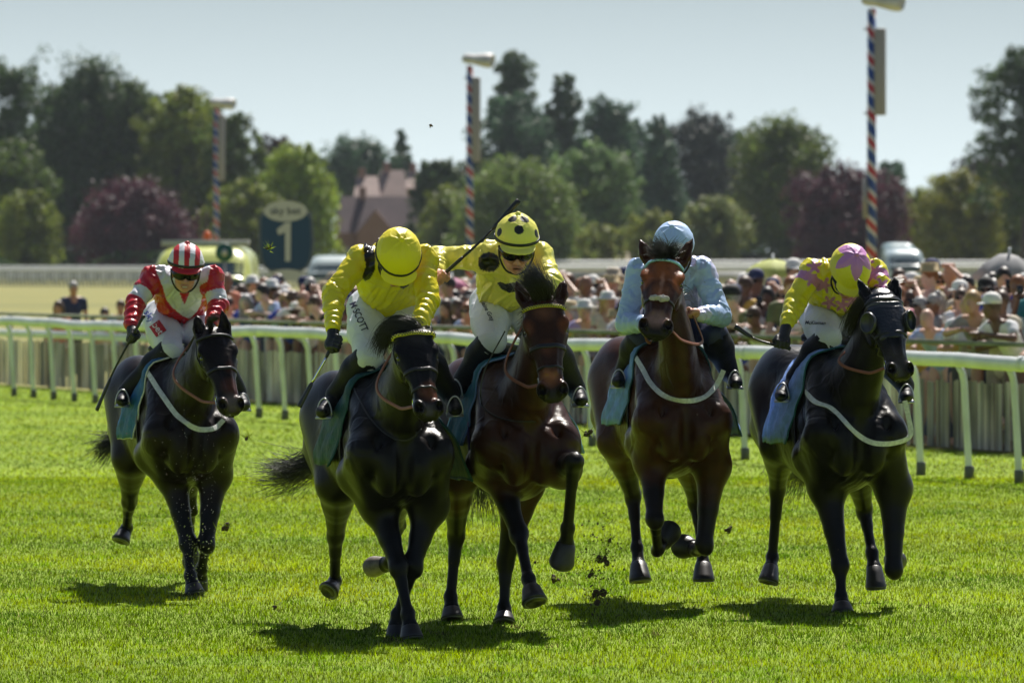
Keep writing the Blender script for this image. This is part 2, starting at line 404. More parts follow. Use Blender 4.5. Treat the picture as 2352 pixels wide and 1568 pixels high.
        S.cap(base-e*.03, m1, .033, .040, .014, sq=(ef, 1.3)); S.cap(m1, base+e*el*.70, .040, .026, .008, sq=(ef, 1.5)); S.cap(base+e*el*.70, tip, .024, .004, .006, sq=(ef, 1.3))
        S.cap(base+e*el*.22+ef*.030, base+e*el*.80+ef*.020, .023, .009, .006, 's', sq=(ef, .8))
    S.ell(H(.88, 0, -.066), (D, Sh, Nh), (.055*k, .036*k, .024*k), .014)                 # lower lip and chin
    S.cap(H(.985, -.05, -.040), H(.985, .05, -.040), .006*k, .006*k, .006, 's')             # mouth
    S.cap(H(.93, -.058, -.042), H(.84, -.060, -.046), .006, .004, .006, 's'); S.cap(H(.93, .058, -.042), H(.84, .060, -.046), .006, .004, .006, 's')
    # chest grooves
    S.cap(L(.10, 0, 1.22), L(.04, 0, .86), .030, .022, .05, 's')
    for s in (-1, 1): S.cap(L(.06, s*.135*wf, 1.32), L(-.0, s*.155*wf, 1.0), .014, .012, .05, 's')
    # legs
    legs = c['legs']; LP = []
    for i, lg in enumerate(legs):
        p = [J(q) for q in lg]; LP.append(p); s = -1 if i % 2 == 0 else 1
        pa = nrm(p[3]-p[4])
        if i < 2:
            S.cap(L(-.10, s*.165*wf, 1.08), p[0], .12, .105, .05)
            S.cap(L(-.34, s*.18*wf, 1.0), p[0], .105, .10, .05)
            fa = p[0]+(p[1]-p[0])*.55
            S.cap(p[0], fa, .100, .060, .045); S.cap(fa, p[1], .060, .046, .02)
            S.ell(p[1], (nrm(p[1]-p[0]), Sd, np.cross(nrm(p[1]-p[0]), Sd)), (.068, .055, .054), .02)
            S.cap(p[1], p[1]+(p[2]-p[1])*.35, .044, .031, .02)
        else:
            hip = L(-1.32, s*.13, 1.32)
            S.cap(hip, p[0], .18, .125, .07)
            S.cap(L(-1.52, s*.12, 1.12), p[0]+(p[1]-p[0])*.35, .13, .078, .06)
            g = p[0]+(p[1]-p[0])*.5
            S.cap(p[0], g, .118, .074, .05); S.cap(g, p[1], .074, .046, .02)
            ba = nrm(nrm(p[1]-p[0])-nrm(p[2]-p[1])+1e-6)
            S.cap(p[1]-nrm(p[1]-p[0])*.10+ba*.05, p[1]+ba*.052, .020, .030, .02)          # point of hock
            S.ell(p[1], (nrm(p[2]-p[0]), Sd, np.cross(nrm(p[2]-p[0]), Sd)), (.075, .047, .058), .02)
            S.cap(p[1], p[1]+(p[2]-p[1])*.4, .045, .034, .02)
        S.cap(p[1]+(p[2]-p[1])*.3, p[2], .031, .030, .015)
        bk = A(0, 1, 0)*.014
        S.cap(p[1]+(p[2]-p[1])*.3+bk*1.3, p[2]+bk*1.2, .018, .020, .01)                  # tendons
        S.ell(p[2]+bk*.4, (nrm(p[2]-p[1]), Sd, np.cross(nrm(p[2]-p[1]), Sd)), (.046, .041, .044), .015)
        S.cap(p[2], p[3], .034, .040, .015)
        S.cap(p[3], p[3]-pa*.006, .048, .048, .01)
    V, Q = S.build(.0095)
    N = vnormals(V, Q)
    # muscle relief and veins
    RM = np.array([[.80, .36, -.48], [-.60, .48, -.64], [0, .80, .60]]); Vr = V@RM
    m = vnoise(Vr*6+3)*.006+vnoise(Vr*13+9)*.0030+vnoise(Vr*36)*.0008
    hd_ = (V-P)@D/HL; onhead = np.clip((hd_+.1)*4, 0, 1)*(np.linalg.norm(V-H(.45, 0, -.03), axis=1) < .42)
    rid = np.clip(1-np.abs(vnoise(Vr*A(11, 11, 6)+5))*6, 0, 1)*.0045-np.clip(1-np.abs(vnoise(Vr*A(8, 8, 3.5)+15))*8, 0, 1)*.005
    lm = np.clip((V[:, 2]-.82)/.18, 0, 1)*np.clip(((V-O)@Fw+1.15)/.2, 0, 1)
    V = V+N*(m*(1-onhead*.6)*(.06+.94*lm)+rid*(1-onhead*.5)*lm*.7)[:, None]
    # coat colours
    base = np.array(c['coat']); pt = np.array(c['points']); col = np.tile(base, (len(V), 1))*(1+.25*vnoise(Vr*5+1)[:, None]+.10*vnoise(Vr*21)[:, None])
    def paint(w, k_): nonlocal col; w = np.clip(w, 0, 1)[:, None]; col = col*(1-w)+np.array(k_)*w
    for i, p in enumerate(LP):
        d1, t1 = segd(V, p[0], p[1]); d2, _ = segd(V, p[1], p[2]); d3, _ = segd(V, p[2], p[4])
        paint((1-(d1-.10)/.05)*np.clip((t1-.35)/.4, 0, 1), pt); paint(1-(d2-.08)/.03, pt); paint(1-(d3-.09)/.03, pt)
    hs = (V-P)@Sh/k; hn = (V-P)@Nh/k; hh = (np.linalg.norm(V-H(.5, 0, -.03), axis=1) < .40*k)
    paint(np.clip((hd_-.86)/.08, 0, 1)*hh, c.get('nose', (.012, .010, .010)))
    paint(np.clip(1-np.linalg.norm(V-H(.94, 0, -.085), axis=1)/.05, 0, 1)*.7, c.get('chin', (.10, .09, .075)))
    if 'blaze' in c:
        t0_, t1_, w_, bc = c['blaze']; q = np.clip((w_-np.abs(hs+.008*vnoise(V*30)))/.012, 0, 1)*(hn > 0)*hh*np.clip((hd_-t0_)/.04, 0, 1)*np.clip((t1_-hd_)/.04, 0, 1); paint(q, bc)
    for (t_, s_, n_, r_, cc, am) in c.get('spots', []): paint(np.clip(1.6-np.linalg.norm(V-H(t_, s_, n_), axis=1)/r_, 0, 1)*am, cc)  # spots: sunlit patches and highlights of the head painted into the coat colour
    for s in (-1, 1): paint(np.clip(1.6-np.linalg.norm(V-H(.925, s*.048*c.get('mw', 1), .022), axis=1)/.026, 0, 1), (.004, .003, .003))
    for s in (-1, 1): paint(np.clip(1.5-np.linalg.norm(V-H(.325, s*.10, .004), axis=1)/(.040), 0, 1)*.8, pt)
    root = empty(c['name'], (O[0], O[1], 0), c['label'], 'horse', 'racehorses galloping towards the camera')
    body = part('body', V, Q, M_coat, root, col=np.clip(col, .001, 1))
    B = bvh(V, Q)
    for s in (-1, 1):
        mb = MB(); e = H(.322, s*.0835, .004)
        mb.lathe([(.0001, -.019), (.009, -.0165), (.0165, -.009), (.019, 0), (.0165, .009), (.009, .0165), (.0001, .019)], e, Nh, 12); mb.part('eye', M_eye, root)
    # hooves with shoes
    for i, p in enumerate(LP):
        ax = nrm(p[4]-p[3]); L_ = max(np.linalg.norm(p[4]-p[3]), .062); hs_ = c.get('hs', 1.0)*(1.0 if i < 2 else .92); fr = A(0, -1, 0)-ax*np.dot(A(0, -1, 0), ax)
        if np.linalg.norm(fr) < .3: fr = A(0, 0, -1)-ax*np.dot(A(0, 0, -1), ax)
        fr = nrm(fr); ff = np.dot(nrm(p[2]-p[3]), fr) < 0; sdv = np.cross(ax, fr); mb = MB(); V_ = []; n = 22
        tl = 0.0 if p[4][2] < .06 else .026
        rings = [(.040, -.014, 0), (.050, .0, 0), (.055, L_*.3, .006), (.062, L_*.7, .014), (.067, L_*.95, .019), (.064, L_, .019), (.042, L_+.001, .013), (.02, L_-.010, .01)]
        for (r, z, sh) in rings:
            for q in range(n):
                th = 2*math.pi*q/n; rr = r*hs_*(1+.05*math.cos(th))
                V_.append(p[3]+ax*(z+tl*math.cos(th)*max(0, z/L_)**1.5)+fr*(sh+rr*math.cos(th)*1.04)+sdv*rr*math.sin(th)*(1-.10*(th > 2.2 and th < 4.1)))
        mb.add(V_, [(j*n+q, j*n+(q+1) % n, (j+1)*n+(q+1) % n, (j+1)*n+q) for j in range(7) for q in range(n)]+[tuple(range(n-1, -1, -1)), tuple(7*n+q for q in range(n))])
        hf = mb.part('hoof', M_hoofpale if i in c.get('pale', ()) else M_hoof, root)
        mb = MB(); P_ = [p[3]+ax*(L_+.003+tl*math.cos(th))+fr*(.018+.056*hs_*math.cos(th))+sdv*.056*hs_*math.sin(th) for th in np.linspace(-2.3, 2.3, 22)]
        mb.tube(P_, .009, 6, up=ax, flat=(.5, 1)); mb.part('horseshoe', M_shoe, hf)
    # mane: tufts along the crest, forelock
    cr = []
    crest = []
    for i in range(2, 13):
        t = i/12; ax = nrm(cv[min(i+1, 12)]-cv[i-1]); up = nrm(Up-ax*np.dot(Up, ax)); crest.append((cv[i]+up*np.interp(t, [0, .3, .7, 1], [.29, .215, .145, .13])*.9, up))
    for j in range(c.get('nm', 500)):
        u = rn.random()*(len(crest)-1); i = int(u); f = u-i; b_ = crest[i][0]*(1-f)+crest[min(i+1, len(crest)-1)][0]*f; up = crest[i][1]
        w = np.array(c.get('mdir', (-.3, .3, .1))); l = .04+.07*rn.random()
        cw = vnoise((b_*14)[None])[0]; e1 = b_+up*(.035+.02*cw)+w*l*.35+rn.normal(0, .006, 3); e2 = e1+w*l*(.6+.3*cw)+A(0, .02, -.055-.03*cw)+rn.normal(0, .010, 3)
        cr.append(bez([b_-up*.02+rn.normal(0, .006, 3), e1, e2], 6))
    v_, f_ = strands(cr, .0022); part('mane', v_, f_, M_hair, root)
    if 'fore' in c:
        cr = []
        for (pts, n, r, spread) in c['fore']:
            Pp = [J(q) for q in pts]
            for j in range(n):
                o = rn.normal(0, 1, 3)*r*.75; w = rn.normal(0, 1, 3)*spread*.55; q = [p+o*(1 if i_ == 0 else 1.2)+w*(i_/(len(Pp)-1))**1.3 for i_, p in enumerate(Pp)]
                cr.append(spline(q, 8) if len(q) > 2 else np.linspace(q[0], q[1], 5))
        v_, f_ = strands(cr, .0021); part('forelock', v_, f_, M_hair, root)
    # tail
    tb = L(-1.69, 0, 1.42); cr = []
    TPp = [tb]+[J(q) for q in c['tail']]
    for j in range(420):
        w = rn.normal(0, 1, 3); q = [p+w*s_ for p, s_ in zip(TPp, np.linspace(.018, c.get('tsp', .07), len(TPp)))]
        q[-1] = q[-1]+rn.normal(0, .05, 3)+nrm(TPp[-1]-TPp[-2])*rn.random()*.10; cr.append(spline(q, 10))
    v_, f_ = strands(cr, .0032, .0010); part('tail', v_, f_, M_hair, root)
    # ---- bridle
    mb = MB(); W_ = c.get('bw', .016)
    bt = .125; cc = H(bt, 0, -.02)
    def st(P_, N_, w, th=.003): v, f = strap(P_, N_, w, th); mb.add(v, f)
    P_, N_ = loopsurf(B, H(c.get('nt', .50), 0, -.03), Nh*1.0, Sh, -math.pi, math.pi, 44, .004, rmax=.19)
    if c.get('nb', 1): st(P_, N_, c.get('nbw', .02), .004)
    for s in (-1, 1):
        q = []; nn = []
        for t in np.linspace(0.02, .80, 16):
            d = nrm(Sh*s+Nh*(-.12 if t < .5 else -.28)); h = B.ray_cast(Vector(H(t, 0, -.02)+d*.3), Vector(-d), .3)
            q.append((np.array(h[0]) if h[0] is not None else H(t, s*.08, -.02))+d*.004); nn.append(d)
        st(np.array(q), np.array(nn), .014)
        if s < 0: chk = q[-1]
        else: chk2 = q[-1]
    P_, N_ = loopsurf(B, H(.70, 0, -.03), Nh, Sh, -2.2, 2.2, 30, .004, rmax=.17)
    if c.get('fl', 0): st(P_, N_, .013)
    br = mb.part('bridle', M_leather, root)
    P_, N_ = loopsurf(B, H(.115, 0, -.03), Nh, Sh, -1.25, 1.25, 40, .007)
    if c.get('browband'):
        v, f = strap(P_, N_, .017, .006); bb = part('browband', v, f, c['browband'], br)
        if c.get('bbdot'):
            mb = MB()
            for i in range(1, 39): mb.lathe([(.001, -.002), (.0055, .001), (.004, .006), (.001, .007)], P_[i]+N_[i]*.004+Nh*0+nrm(np.cross(N_[i], P_[min(i+1, 39)]-P_[i-1]))*.005*(-1)**i, N_[i], 4)
            mb.part('beading', c['bbdot'], br)
    if c.get('sheepskin'):
        S2 = SDF(); P_, N_ = loopsurf(B, H(.60, 0, -.03), Nh, Sh, -.50, .50, 12, .008)
        S2.chain(list(P_), [.014]*12, .01); v, f = S2.build(.005); v = v+vnormals(v, f)*(vnoise(v*70)*.009)[:, None]; part('sheepskin_noseband', v, f, c['sheepskin'], br)
    if c.get('hood'):
        # blinker hood: cloth shell over the upper head with two cups
        M2 = c['hood']; S2 = SDF()
        T2 = A(-.05, 0, .06, .16, .27, .36, .47, .56)*HL
        S2.loft(P, D, Sh, Nh, T2, A(.06, .075, .098, .115, .122, .108, .088, .075)*k, A(.045, .058, .069, .073, .070, .065, .060, .052)*k, A(.06, .09, .11, .137, .152, .142, .118, .10)*k, A(0, 0, 0, 0, 0, 0, 0, 0), .02, 2.35)
        v, f = S2.build(.006); n_ = vnormals(v, f); tt = (v-P)@D/HL; wr = np.sin(tt*95+vnoise(v*9)*2.5)*np.clip(1-np.abs(tt-.12)/.13, 0, 1)*.006+vnoise(v*25)*.002
        v = v+n_*wr[:, None]; hd = part('hood', v, f, M2, root)
        for s in (-1, 1):
            S3 = SDF(); ce = H(.35, s*.106, .026); n1 = nrm(A(0, -1, 0)+Nh*.35+Sh*s*.45); d1 = nrm(np.cross(n1, Sh))
            S3.ell(ce, (d1, Sh, n1), (.066, .042, .056), .005); S3.ell(ce+n1*.038+Sh*s*.002, (d1, Sh, n1), (.058, .034, .058), .004, 's')
            v, f = S3.build(.005); part('blinker_cup', v, f, M_cup, hd)
    # bit rings, reins
    for q in (chk, chk2):
        mb = MB(); mb.tube([q+D*.03*math.cos(t)*1+(-Nh*.6+D*.1)*.035*math.sin(t)-D*.0 for t in np.linspace(0, 2*math.pi, 17)], .0045, 6); mb.part('bit_ring', M_steel, br)
    for s, hnd in zip((-1, 1), c['rein']):
        e = J(hnd); b_ = chk if s < 0 else chk2; b_ = b_-Nh*.02
        pts = spline([b_, b_*.6+(cv[7]+Sd*s*.16)*.4+A(0, 0, -.06), cv[6]+Sd*s*.155+A(0, 0, .02), e], 28); ns = [nrm(Sd*s+A(0, -.6, .3))]*28
        v, f = strap(pts, ns, .018, .0025); part('rein', v, f, c.get('rm', M_brown), br)
    # neck strap of the breastplate
    if 'girth' in c:
        mm, w, pts = c['girth']; P_, N_ = surfline(B, pts, Y0, .006, 48); v, f = strap(P_, N_, w, .0025); part('breast_girth', v, f, mm, root, smooth=False)
    # saddle cloth
    mc, f0, f1, ext = c['cloth']; nf, na = 16, 40; V_ = []
    for i in range(nf):
        f = f0+(f1-f0)*i/(nf-1); cc = L(f, 0, 1.20)
        for j in range(na):
            th = (j/(na-1)*2-1)*math.radians(ext); d = Sd*math.sin(th)+Up*math.cos(th)
            h = B.ray_cast(Vector(cc+d*.7), Vector(-d), .7); r = (np.linalg.norm(np.array(h[0])-cc) if h[0] is not None else .3)
            flare = max(0, abs(th)-1.45)*c.get('flare', .12)+max(0, th-1.0)*c.get('flr', 0)
            r = r+.018+.007*math.sin(th*9+i*.8)+.005*math.sin(i*1.7+j*.4)+flare; V_.append(cc+d*r+Fw*(-.10*max(0, abs(th)-.9)))
    Fc = [(i*na+j, i*na+j+1, (i+1)*na+j+1, (i+1)*na+j) for i in range(nf-1) for j in range(na-1)]
    sc_ = part('saddle_cloth', np.array(V_), Fc, mc, root)
    so = sc_.modifiers.new('thickness', 'SOLIDIFY'); so.thickness = .006; so.offset = 1
    mb = MB(); e1 = [V_[j]+0 for j in range(na)]
    bd = [np.array(V_[(i)*na]) for i in range(nf)]; bd2 = [np.array(V_[i*na+na-1]) for i in range(nf)]
    fr_ = [np.array(V_[j]) for j in range(na)]
    for q in (bd, bd2, fr_): mb.tube(q, .006, 6)
    mb.part('cloth_binding', c.get('bind', mc), sc_)
    # saddle, girth strap
    S3 = SDF(); S3.ell(L(-.62, 0, 1.615), (Fw, Sd, Up), (.22, .13, .04), .02); S3.ell(L(-.86, 0, 1.63), (Fw, Sd, Up), (.06, .12, .045), .03)
    for s in (-1, 1): S3.ell(L(-.56, s*.13, 1.53), (Fw, nrm(Sd*s*1-Up*.8), nrm(Up+Sd*s)), (.12, .13, .018), .02)
    v, f = S3.build(.01); part('saddle', v, f, M_leather, root)
    P_, N_ = loopsurf(B, L(-.47, 0, 1.15), Up, Sd, math.radians(70), math.radians(290), 40, .008); v, f = strap(P_, N_, .055, .005); part('girth', v, f, c.get('gm', M_leather), root)
    print(c['name'], len(Q), round(time.time()-t0, 1))
    return dict(root=root, B=B, L=L, H=H, J=J, Fw=Fw, Sd=Sd, O=O, Y0=Y0, cfg=c)

def cloth(col, r=.6): return mat('saddle cloth', col, r, noise=(14, .7, 1.25), bump=(30, .01), trans=.12)
M_cup = mat('blinker cup leather', (.03, .032, .038), .32, coat=.15)
M_bbY = mat('yellow browband', (.62, .55, .05), .5); M_bbK = mat('black beads', (.01, .01, .01), .3); M_bbB = mat('pale blue browband', (.35, .62, .8), .5)
M_fleece = mat('white sheepskin', (.50, .46, .40), .9, noise=(60, .7, 1.1)); M_hood = mat('black hood cloth', (.008, .008, .010), .28, spec=.7, bump=(60, .004))
DK = (.005, .0045, .0048)
HORSES = [
 dict(name='horse', label='dark brown horse with white breast strap under the red and white rider, farthest left', Y=40.6, cx=443, a=14, zb=.66, zw=1.50, zr=1.47, wf=1.06,
  coat=(.0105, .0062, .0045), points=DK, poll=(487, 762, -.18), muz=(534, 948, -.50), yaw=20, roll=-6, ear=((451, 722, -.18), (510, 710, -.16)),
  legs=[[(395, 1090, .30), (431, 1246, .12), (437, 1322, .0), (443, 1345, -.03), (448, 1366, -.05)], [(492, 1090, .30), (474, 1248, .10), (463, 1305, .22), (459, 1325, .27), (455, 1345, .31)],
        [(303, 1050, 1.05), (297, 1150, 1.35), (291, 1212, 1.58), (284, 1226, 1.56), (276, 1246, 1.50)], [(425, 1060, 1.05), (434, 1165, 1.30), (437, 1240, 1.5), (438, 1260, 1.55), (440, 1285, 1.6)]],
  tail=[(310, 890, 1.80), (292, 950, 1.9), (272, 1000, 1.95), (250, 1020, 1.97)], tsp=.022, fore=[([(485, 752, -.22), (482, 735, -.26), (500, 728, -.30)], 160, .010, .016)],
  rein=((452, 765, .12), (480, 765, .1)), girth=(M_white, .032, [(338, 852), (350, 872), (362, 892), (385, 925), (415, 962), (455, 985), (492, 984), (514, 965)]),
  cloth=(cloth((.010, .12, .31)), -.38, -.80, 112), flare=.02, bind=M_white, browband=M_leather, spots=[(.72, .02, .035, .05, (.10, .03, .015), .8), (.9, .0, .03, .05, (.20, .15, .13), .6), (.5, .05, .05, .04, (.08, .025, .012), .7)]),
 dict(name='horse', label='near black horse with a yellow browband and head low, nearest to the camera', Y=35.9, cx=925, a=13, zb=.71, zw=1.48, zr=1.44, wf=1.04,
  coat=(.0065, .0052, .005), points=DK, poll=(945, 758, -.16), muz=(988, 958, -.50), yaw=17, roll=-8, ear=((905, 745, .02), (975, 748, .02)),
  legs=[[(872, 1160, .30), (915, 1300, .10), (937, 1410, 0), (942, 1440, -.02), (946, 1468, -.04)], [(985, 1160, .30), (949, 1297, .18), (913, 1415, .22), (911, 1436, .22), (912, 1452, .22)],
        [(777, 1110, 1.0), (771, 1228, 1.35), (769, 1335, 1.55), (762, 1347, 1.5), (750, 1362, 1.42)], [(905, 1120, 1.0), (905, 1215, 1.35), (895, 1290, 1.6), (884, 1296, 1.66), (865, 1299, 1.72)]], pale=(3,),
  tail=[(770, 960, 1.85), (728, 1050, 1.95), (690, 1080, 2.0), (655, 1085, 2.0)], tsp=.05,
  fore=[([(945, 752, -.2), (915, 742, -.16), (885, 765, -.12), (872, 800, -.1)], 420, .022, .03), ([(940, 756, -.2), (900, 760, -.16), (880, 790, -.10)], 300, .025, .03), ([(960, 752, -.18), (935, 738, -.2), (890, 748, -.15)], 200, .015, .025)],
  mdir=(-.6, -.2, .1), rein=((925, 768, .04), (955, 762, .03)), girth=(M_leather, .008, [(812, 890), (850, 960), (900, 1005), (937, 1010), (965, 985)]),
  cloth=(cloth((.006, .06, .075)), -.38, -.85, 116), flare=.05, flr=.20, browband=M_bbY, bbdot=M_bbK, fl=1, nb=1, spots=[(.75, .02, .035, .05, (.14, .045, .02), .8), (.15, .0, .06, .05, (.035, .03, .03), .6), (.93, 0, .02, .03, (.12, .1, .1), .5)]),
 dict(name='horse', label='dark bay horse with a black tuft on its poll and one foreleg raised', Y=36.3, cx=1216, a=11, zb=.74, zw=1.56, zr=1.52, wf=1.04,
  coat=(.034, .0115, .0052), points=DK, poll=(1246, 688, -.18), muz=(1271, 918, -.45), yaw=5, roll=-5, ear=((1185, 645, -.15), (1297, 640, -.13)),
  legs=[[(1140, 1080, .28), (1192, 1226, .05), (1214, 1330, -.18), (1221, 1355, -.23), (1230, 1388, -.32)], [(1290, 1075, .1), (1318, 1060, -.30), (1304, 1212, -.10), (1300, 1250, -.05), (1290, 1290, -.03)],
        [(1050, 1090, 1.0), (1048, 1228, 1.35), (1035, 1372, 1.3), (1037, 1398, 1.27), (1039, 1421, 1.25)], [(1200, 1110, 1.0), (1161, 1291, 1.15), (1158, 1396, 1.1), (1158, 1412, 1.08), (1158, 1432, 1.05)]], hs=1.08,
  tail=[(1100, 950, 1.85), (1110, 1050, 1.95), (1120, 1120, 2.0)], fore=[([(1248, 692, -.2), (1244, 665, -.24), (1228, 640, -.26), (1216, 622, -.24)], 520, .024, .035), ([(1240, 690, -.22), (1225, 660, -.26), (1200, 640, -.26)], 260, .02, .03), ([(1252, 690, -.2), (1262, 668, -.24), (1250, 645, -.26)], 220, .02, .03)],
  mdir=(-.5, .2, .2), rein=((1218, 712, .06), (1240, 706, .05)), girth=(M_leather, .008, [(1160, 760), (1110, 860), (1108, 930), (1150, 962), (1230, 968)]),
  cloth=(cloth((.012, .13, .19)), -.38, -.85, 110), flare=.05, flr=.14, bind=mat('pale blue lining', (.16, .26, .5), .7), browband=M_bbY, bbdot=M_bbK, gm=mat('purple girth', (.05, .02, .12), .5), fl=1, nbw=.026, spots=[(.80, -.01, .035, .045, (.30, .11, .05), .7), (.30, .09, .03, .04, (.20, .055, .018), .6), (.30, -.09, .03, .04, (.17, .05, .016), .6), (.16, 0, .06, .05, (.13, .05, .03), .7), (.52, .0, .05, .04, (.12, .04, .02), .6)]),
 dict(name='horse', label='bright bay horse with white sheepskin noseband, head raised, all hooves off the ground', Y=38.7, cx=1573, a=11, zb=.79, zw=1.64, zr=1.62, wf=1.0,
  coat=(.046, .0160, .0068), points=(.010, .007, .006), poll=(1528, 598, -.12), muz=(1504, 768, -.58), nm=20, yaw=-1, roll=2, hw=.90, mw=1.22, ear=((1470, 550, -.10), (1591, 549, -.10)), nw=.98,
  legs=[[(1498, 1060, .2), (1504, 1192, -.02), (1511, 1262, .22), (1520, 1246, .30), (1533, 1226, .36)], [(1636, 1070, .25), (1618, 1250, .15), (1600, 1262, .46), (1590, 1258, .53), (1577, 1255, .58)],
        [(1420, 1010, 1.0), (1454, 1140, 1.3), (1463, 1258, 1.15), (1467, 1298, 1.08), (1471, 1338, 1.0)], [(1580, 1040, 1.0), (1598, 1150, 1.3), (1613, 1262, 1.2), (1615, 1298, 1.15), (1616, 1336, 1.1)]], hs=1.12,
  tail=[(1500, 900, 1.85), (1470, 1000, 1.95), (1460, 1040, 2.0)], fore=[([(1528, 594, -.16), (1520, 575, -.20), (1505, 560, -.22)], 360, .026, .032), ([(1532, 594, -.16), (1545, 575, -.2), (1555, 568, -.2)], 240, .022, .03), ([(1528, 596, -.16), (1515, 580, -.24), (1498, 582, -.25)], 200, .02, .03)],
  mdir=(.3, .2, .1), rein=((1490, 745, .1), (1590, 718, .02)), girth=(M_white, .030, [(1462, 822), (1478, 850), (1490, 875), (1520, 905), (1575, 920), (1620, 912), (1648, 880), (1662, 850)]),
  cloth=(cloth((.14, .28, .58)), -.38, -.86, 112), flare=.06, flr=.20, bind=mat('blue cloth binding', (.01, .06, .09), .6), browband=M_bbB, sheepskin=M_fleece, nb=1, nt=.60, nbw=.014, blaze=(.24, .56, .014, (.36, .20, .15)),
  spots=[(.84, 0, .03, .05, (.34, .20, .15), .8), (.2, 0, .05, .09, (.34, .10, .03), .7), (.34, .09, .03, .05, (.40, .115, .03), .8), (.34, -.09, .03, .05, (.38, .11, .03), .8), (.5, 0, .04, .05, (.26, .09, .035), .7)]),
 dict(name='horse', label='black horse wearing a black hood with blinkers and a white breast strap, farthest right', Y=38.6, cx=1973, a=13, zb=.70, zw=1.58, zr=1.58, wf=1.10,
  coat=(.0062, .0052, .005), points=DK, poll=(2023, 680, -.16), muz=(2071, 868, -.50), yaw=15, roll=-5, ear=((1969, 636, -.12), (2055, 633, -.10)), nw=1.08,
  legs=[[(1900, 1120, .28), (1930, 1298, .1), (1932, 1370, .03), (1934, 1388, 0), (1935, 1408, -.02)], [(2052, 1120, .28), (2053, 1306, .15), (2054, 1290, .48), (2055, 1284, .54), (2056, 1278, .60)],
        [(1792, 1020, 1.0), (1786, 1122, 1.3), (1774, 1280, 1.35), (1770, 1305, 1.3), (1763, 1340, 1.22)], [(1965, 1060, 1.0), (1985, 1170, 1.3), (2003, 1270, 1.15), (2008, 1305, 1.1), (2012, 1352, 1.05)]], hs=1.05,
  tail=[(1870, 950, 1.85), (1850, 1040, 1.95), (1835, 1080, 2.0)], fore=[([(2010, 670, -.15), (1985, 690, -.10), (1962, 720, -.05), (1950, 760, 0)], 300, .02, .03), ([(2040, 664, -.12), (2050, 650, -.1), (2070, 640, -.05)], 60, .01, .02)],
  mdir=(-.5, -.1, 0), rein=((1990, 768, .04), (2015, 766, .0)), girth=(M_white, .030, [(1852, 900), (1873, 925), (1905, 935), (1932, 960), (1965, 995), (2010, 1018), (2060, 1015), (2092, 1000), (2088, 965), (2078, 920)]),
  cloth=(cloth((.22, .36, .74)), -.38, -.86, 116), flare=.05, bind=mat('teal cloth binding', (.01, .10, .11), .6), hood=M_hood, browband=M_leather, gm=mat('dark girth', (.01, .008, .03), .5),
  spots=[(.80, 0, .03, .07, (.05, .04, .035), .8), (.93, -.02, .02, .03, (.10, .09, .085), .6)]),
]
HI = [horse(c) for c in HORSES]
# ------------------------------------------------------------ riders
M_silk = mat('racing silks', rough=.30, spec=.55, vc=True, trans=.06, bump=(30, .006))
M_breech = mat('white breeches', (.74, .76, .84), .55, noise=(6, .88, 1.05), bump=(40, .003), trans=.05)
M_boot = mat('polished black boot', (.008, .008, .012), .5, spec=.18, bump=(20, .004))
M_skin = mat('skin', (.52, .29, .20), .5, sss=.12, noise=(18, .85, 1.1), vc=True)
M_helm = mat('silk helmet cover', rough=.5, vc=True, bump=(40, .003))
M_gog = mat('dark goggle lens', (.004, .004, .006), .16, spec=.35); M_glove = mat('black glove', (.010, .010, .011), .5, bump=(60, .002))
M_iron = mat('brushed stirrup steel', (.5, .5, .52), .38, metal=1); M_black = mat('black strap', (.008, .008, .009), .5); M_whip = mat('whip leather', (.012, .012, .013), .35)
M_ink = mat('navy lettering', (.010, .010, .05), .7); M_red = mat('red patch', (.42, .01, .02), .7); M_wtx = mat('white lettering', (.75, .72, .75), .7); M_blueink = mat('blue lettering', (.02, .05, .35), .7)

def fist(S, c, grip, arm, k=1.0):
    """hand closed round a bar: grip = bar direction, arm = from wrist to hand"""
    grip = nrm(grip); arm = nrm(arm-grip*np.dot(arm, grip)*.6); n = nrm(np.cross(grip, arm)); arm2 = np.cross(n, grip)
    if n[1] > 0: n = -n
    S.ell(c-arm2*.012, (grip, arm2, n), (.042*k, .036*k, .024*k), .010)
    for i, l in enumerate((.92, 1.0, .96, .82)):
        o = c+grip*(.030-.0200*i)*k; rr = (.0098-.0006*(i == 3))*k
        a = o+arm2*.020*k+n*.016*k; b = o+arm2*.040*k*l+n*.004*k; d = o+arm2*.030*k*l-n*.020*k; e = o+arm2*.006*k-n*.024*k
        S.chain([o-arm2*.01+n*.012, a, b, d, e], [.011*k, rr*1.08, rr, rr*.95, rr*.85], .0035)
    S.chain([c+grip*.028-arm2*.020, c+grip*.044-n*.012+arm2*.004, c+grip*.030-n*.030+arm2*.018, c+grip*.012-n*.034+arm2*.022], [.015*k, .013*k, .0115*k, .010*k], .005)

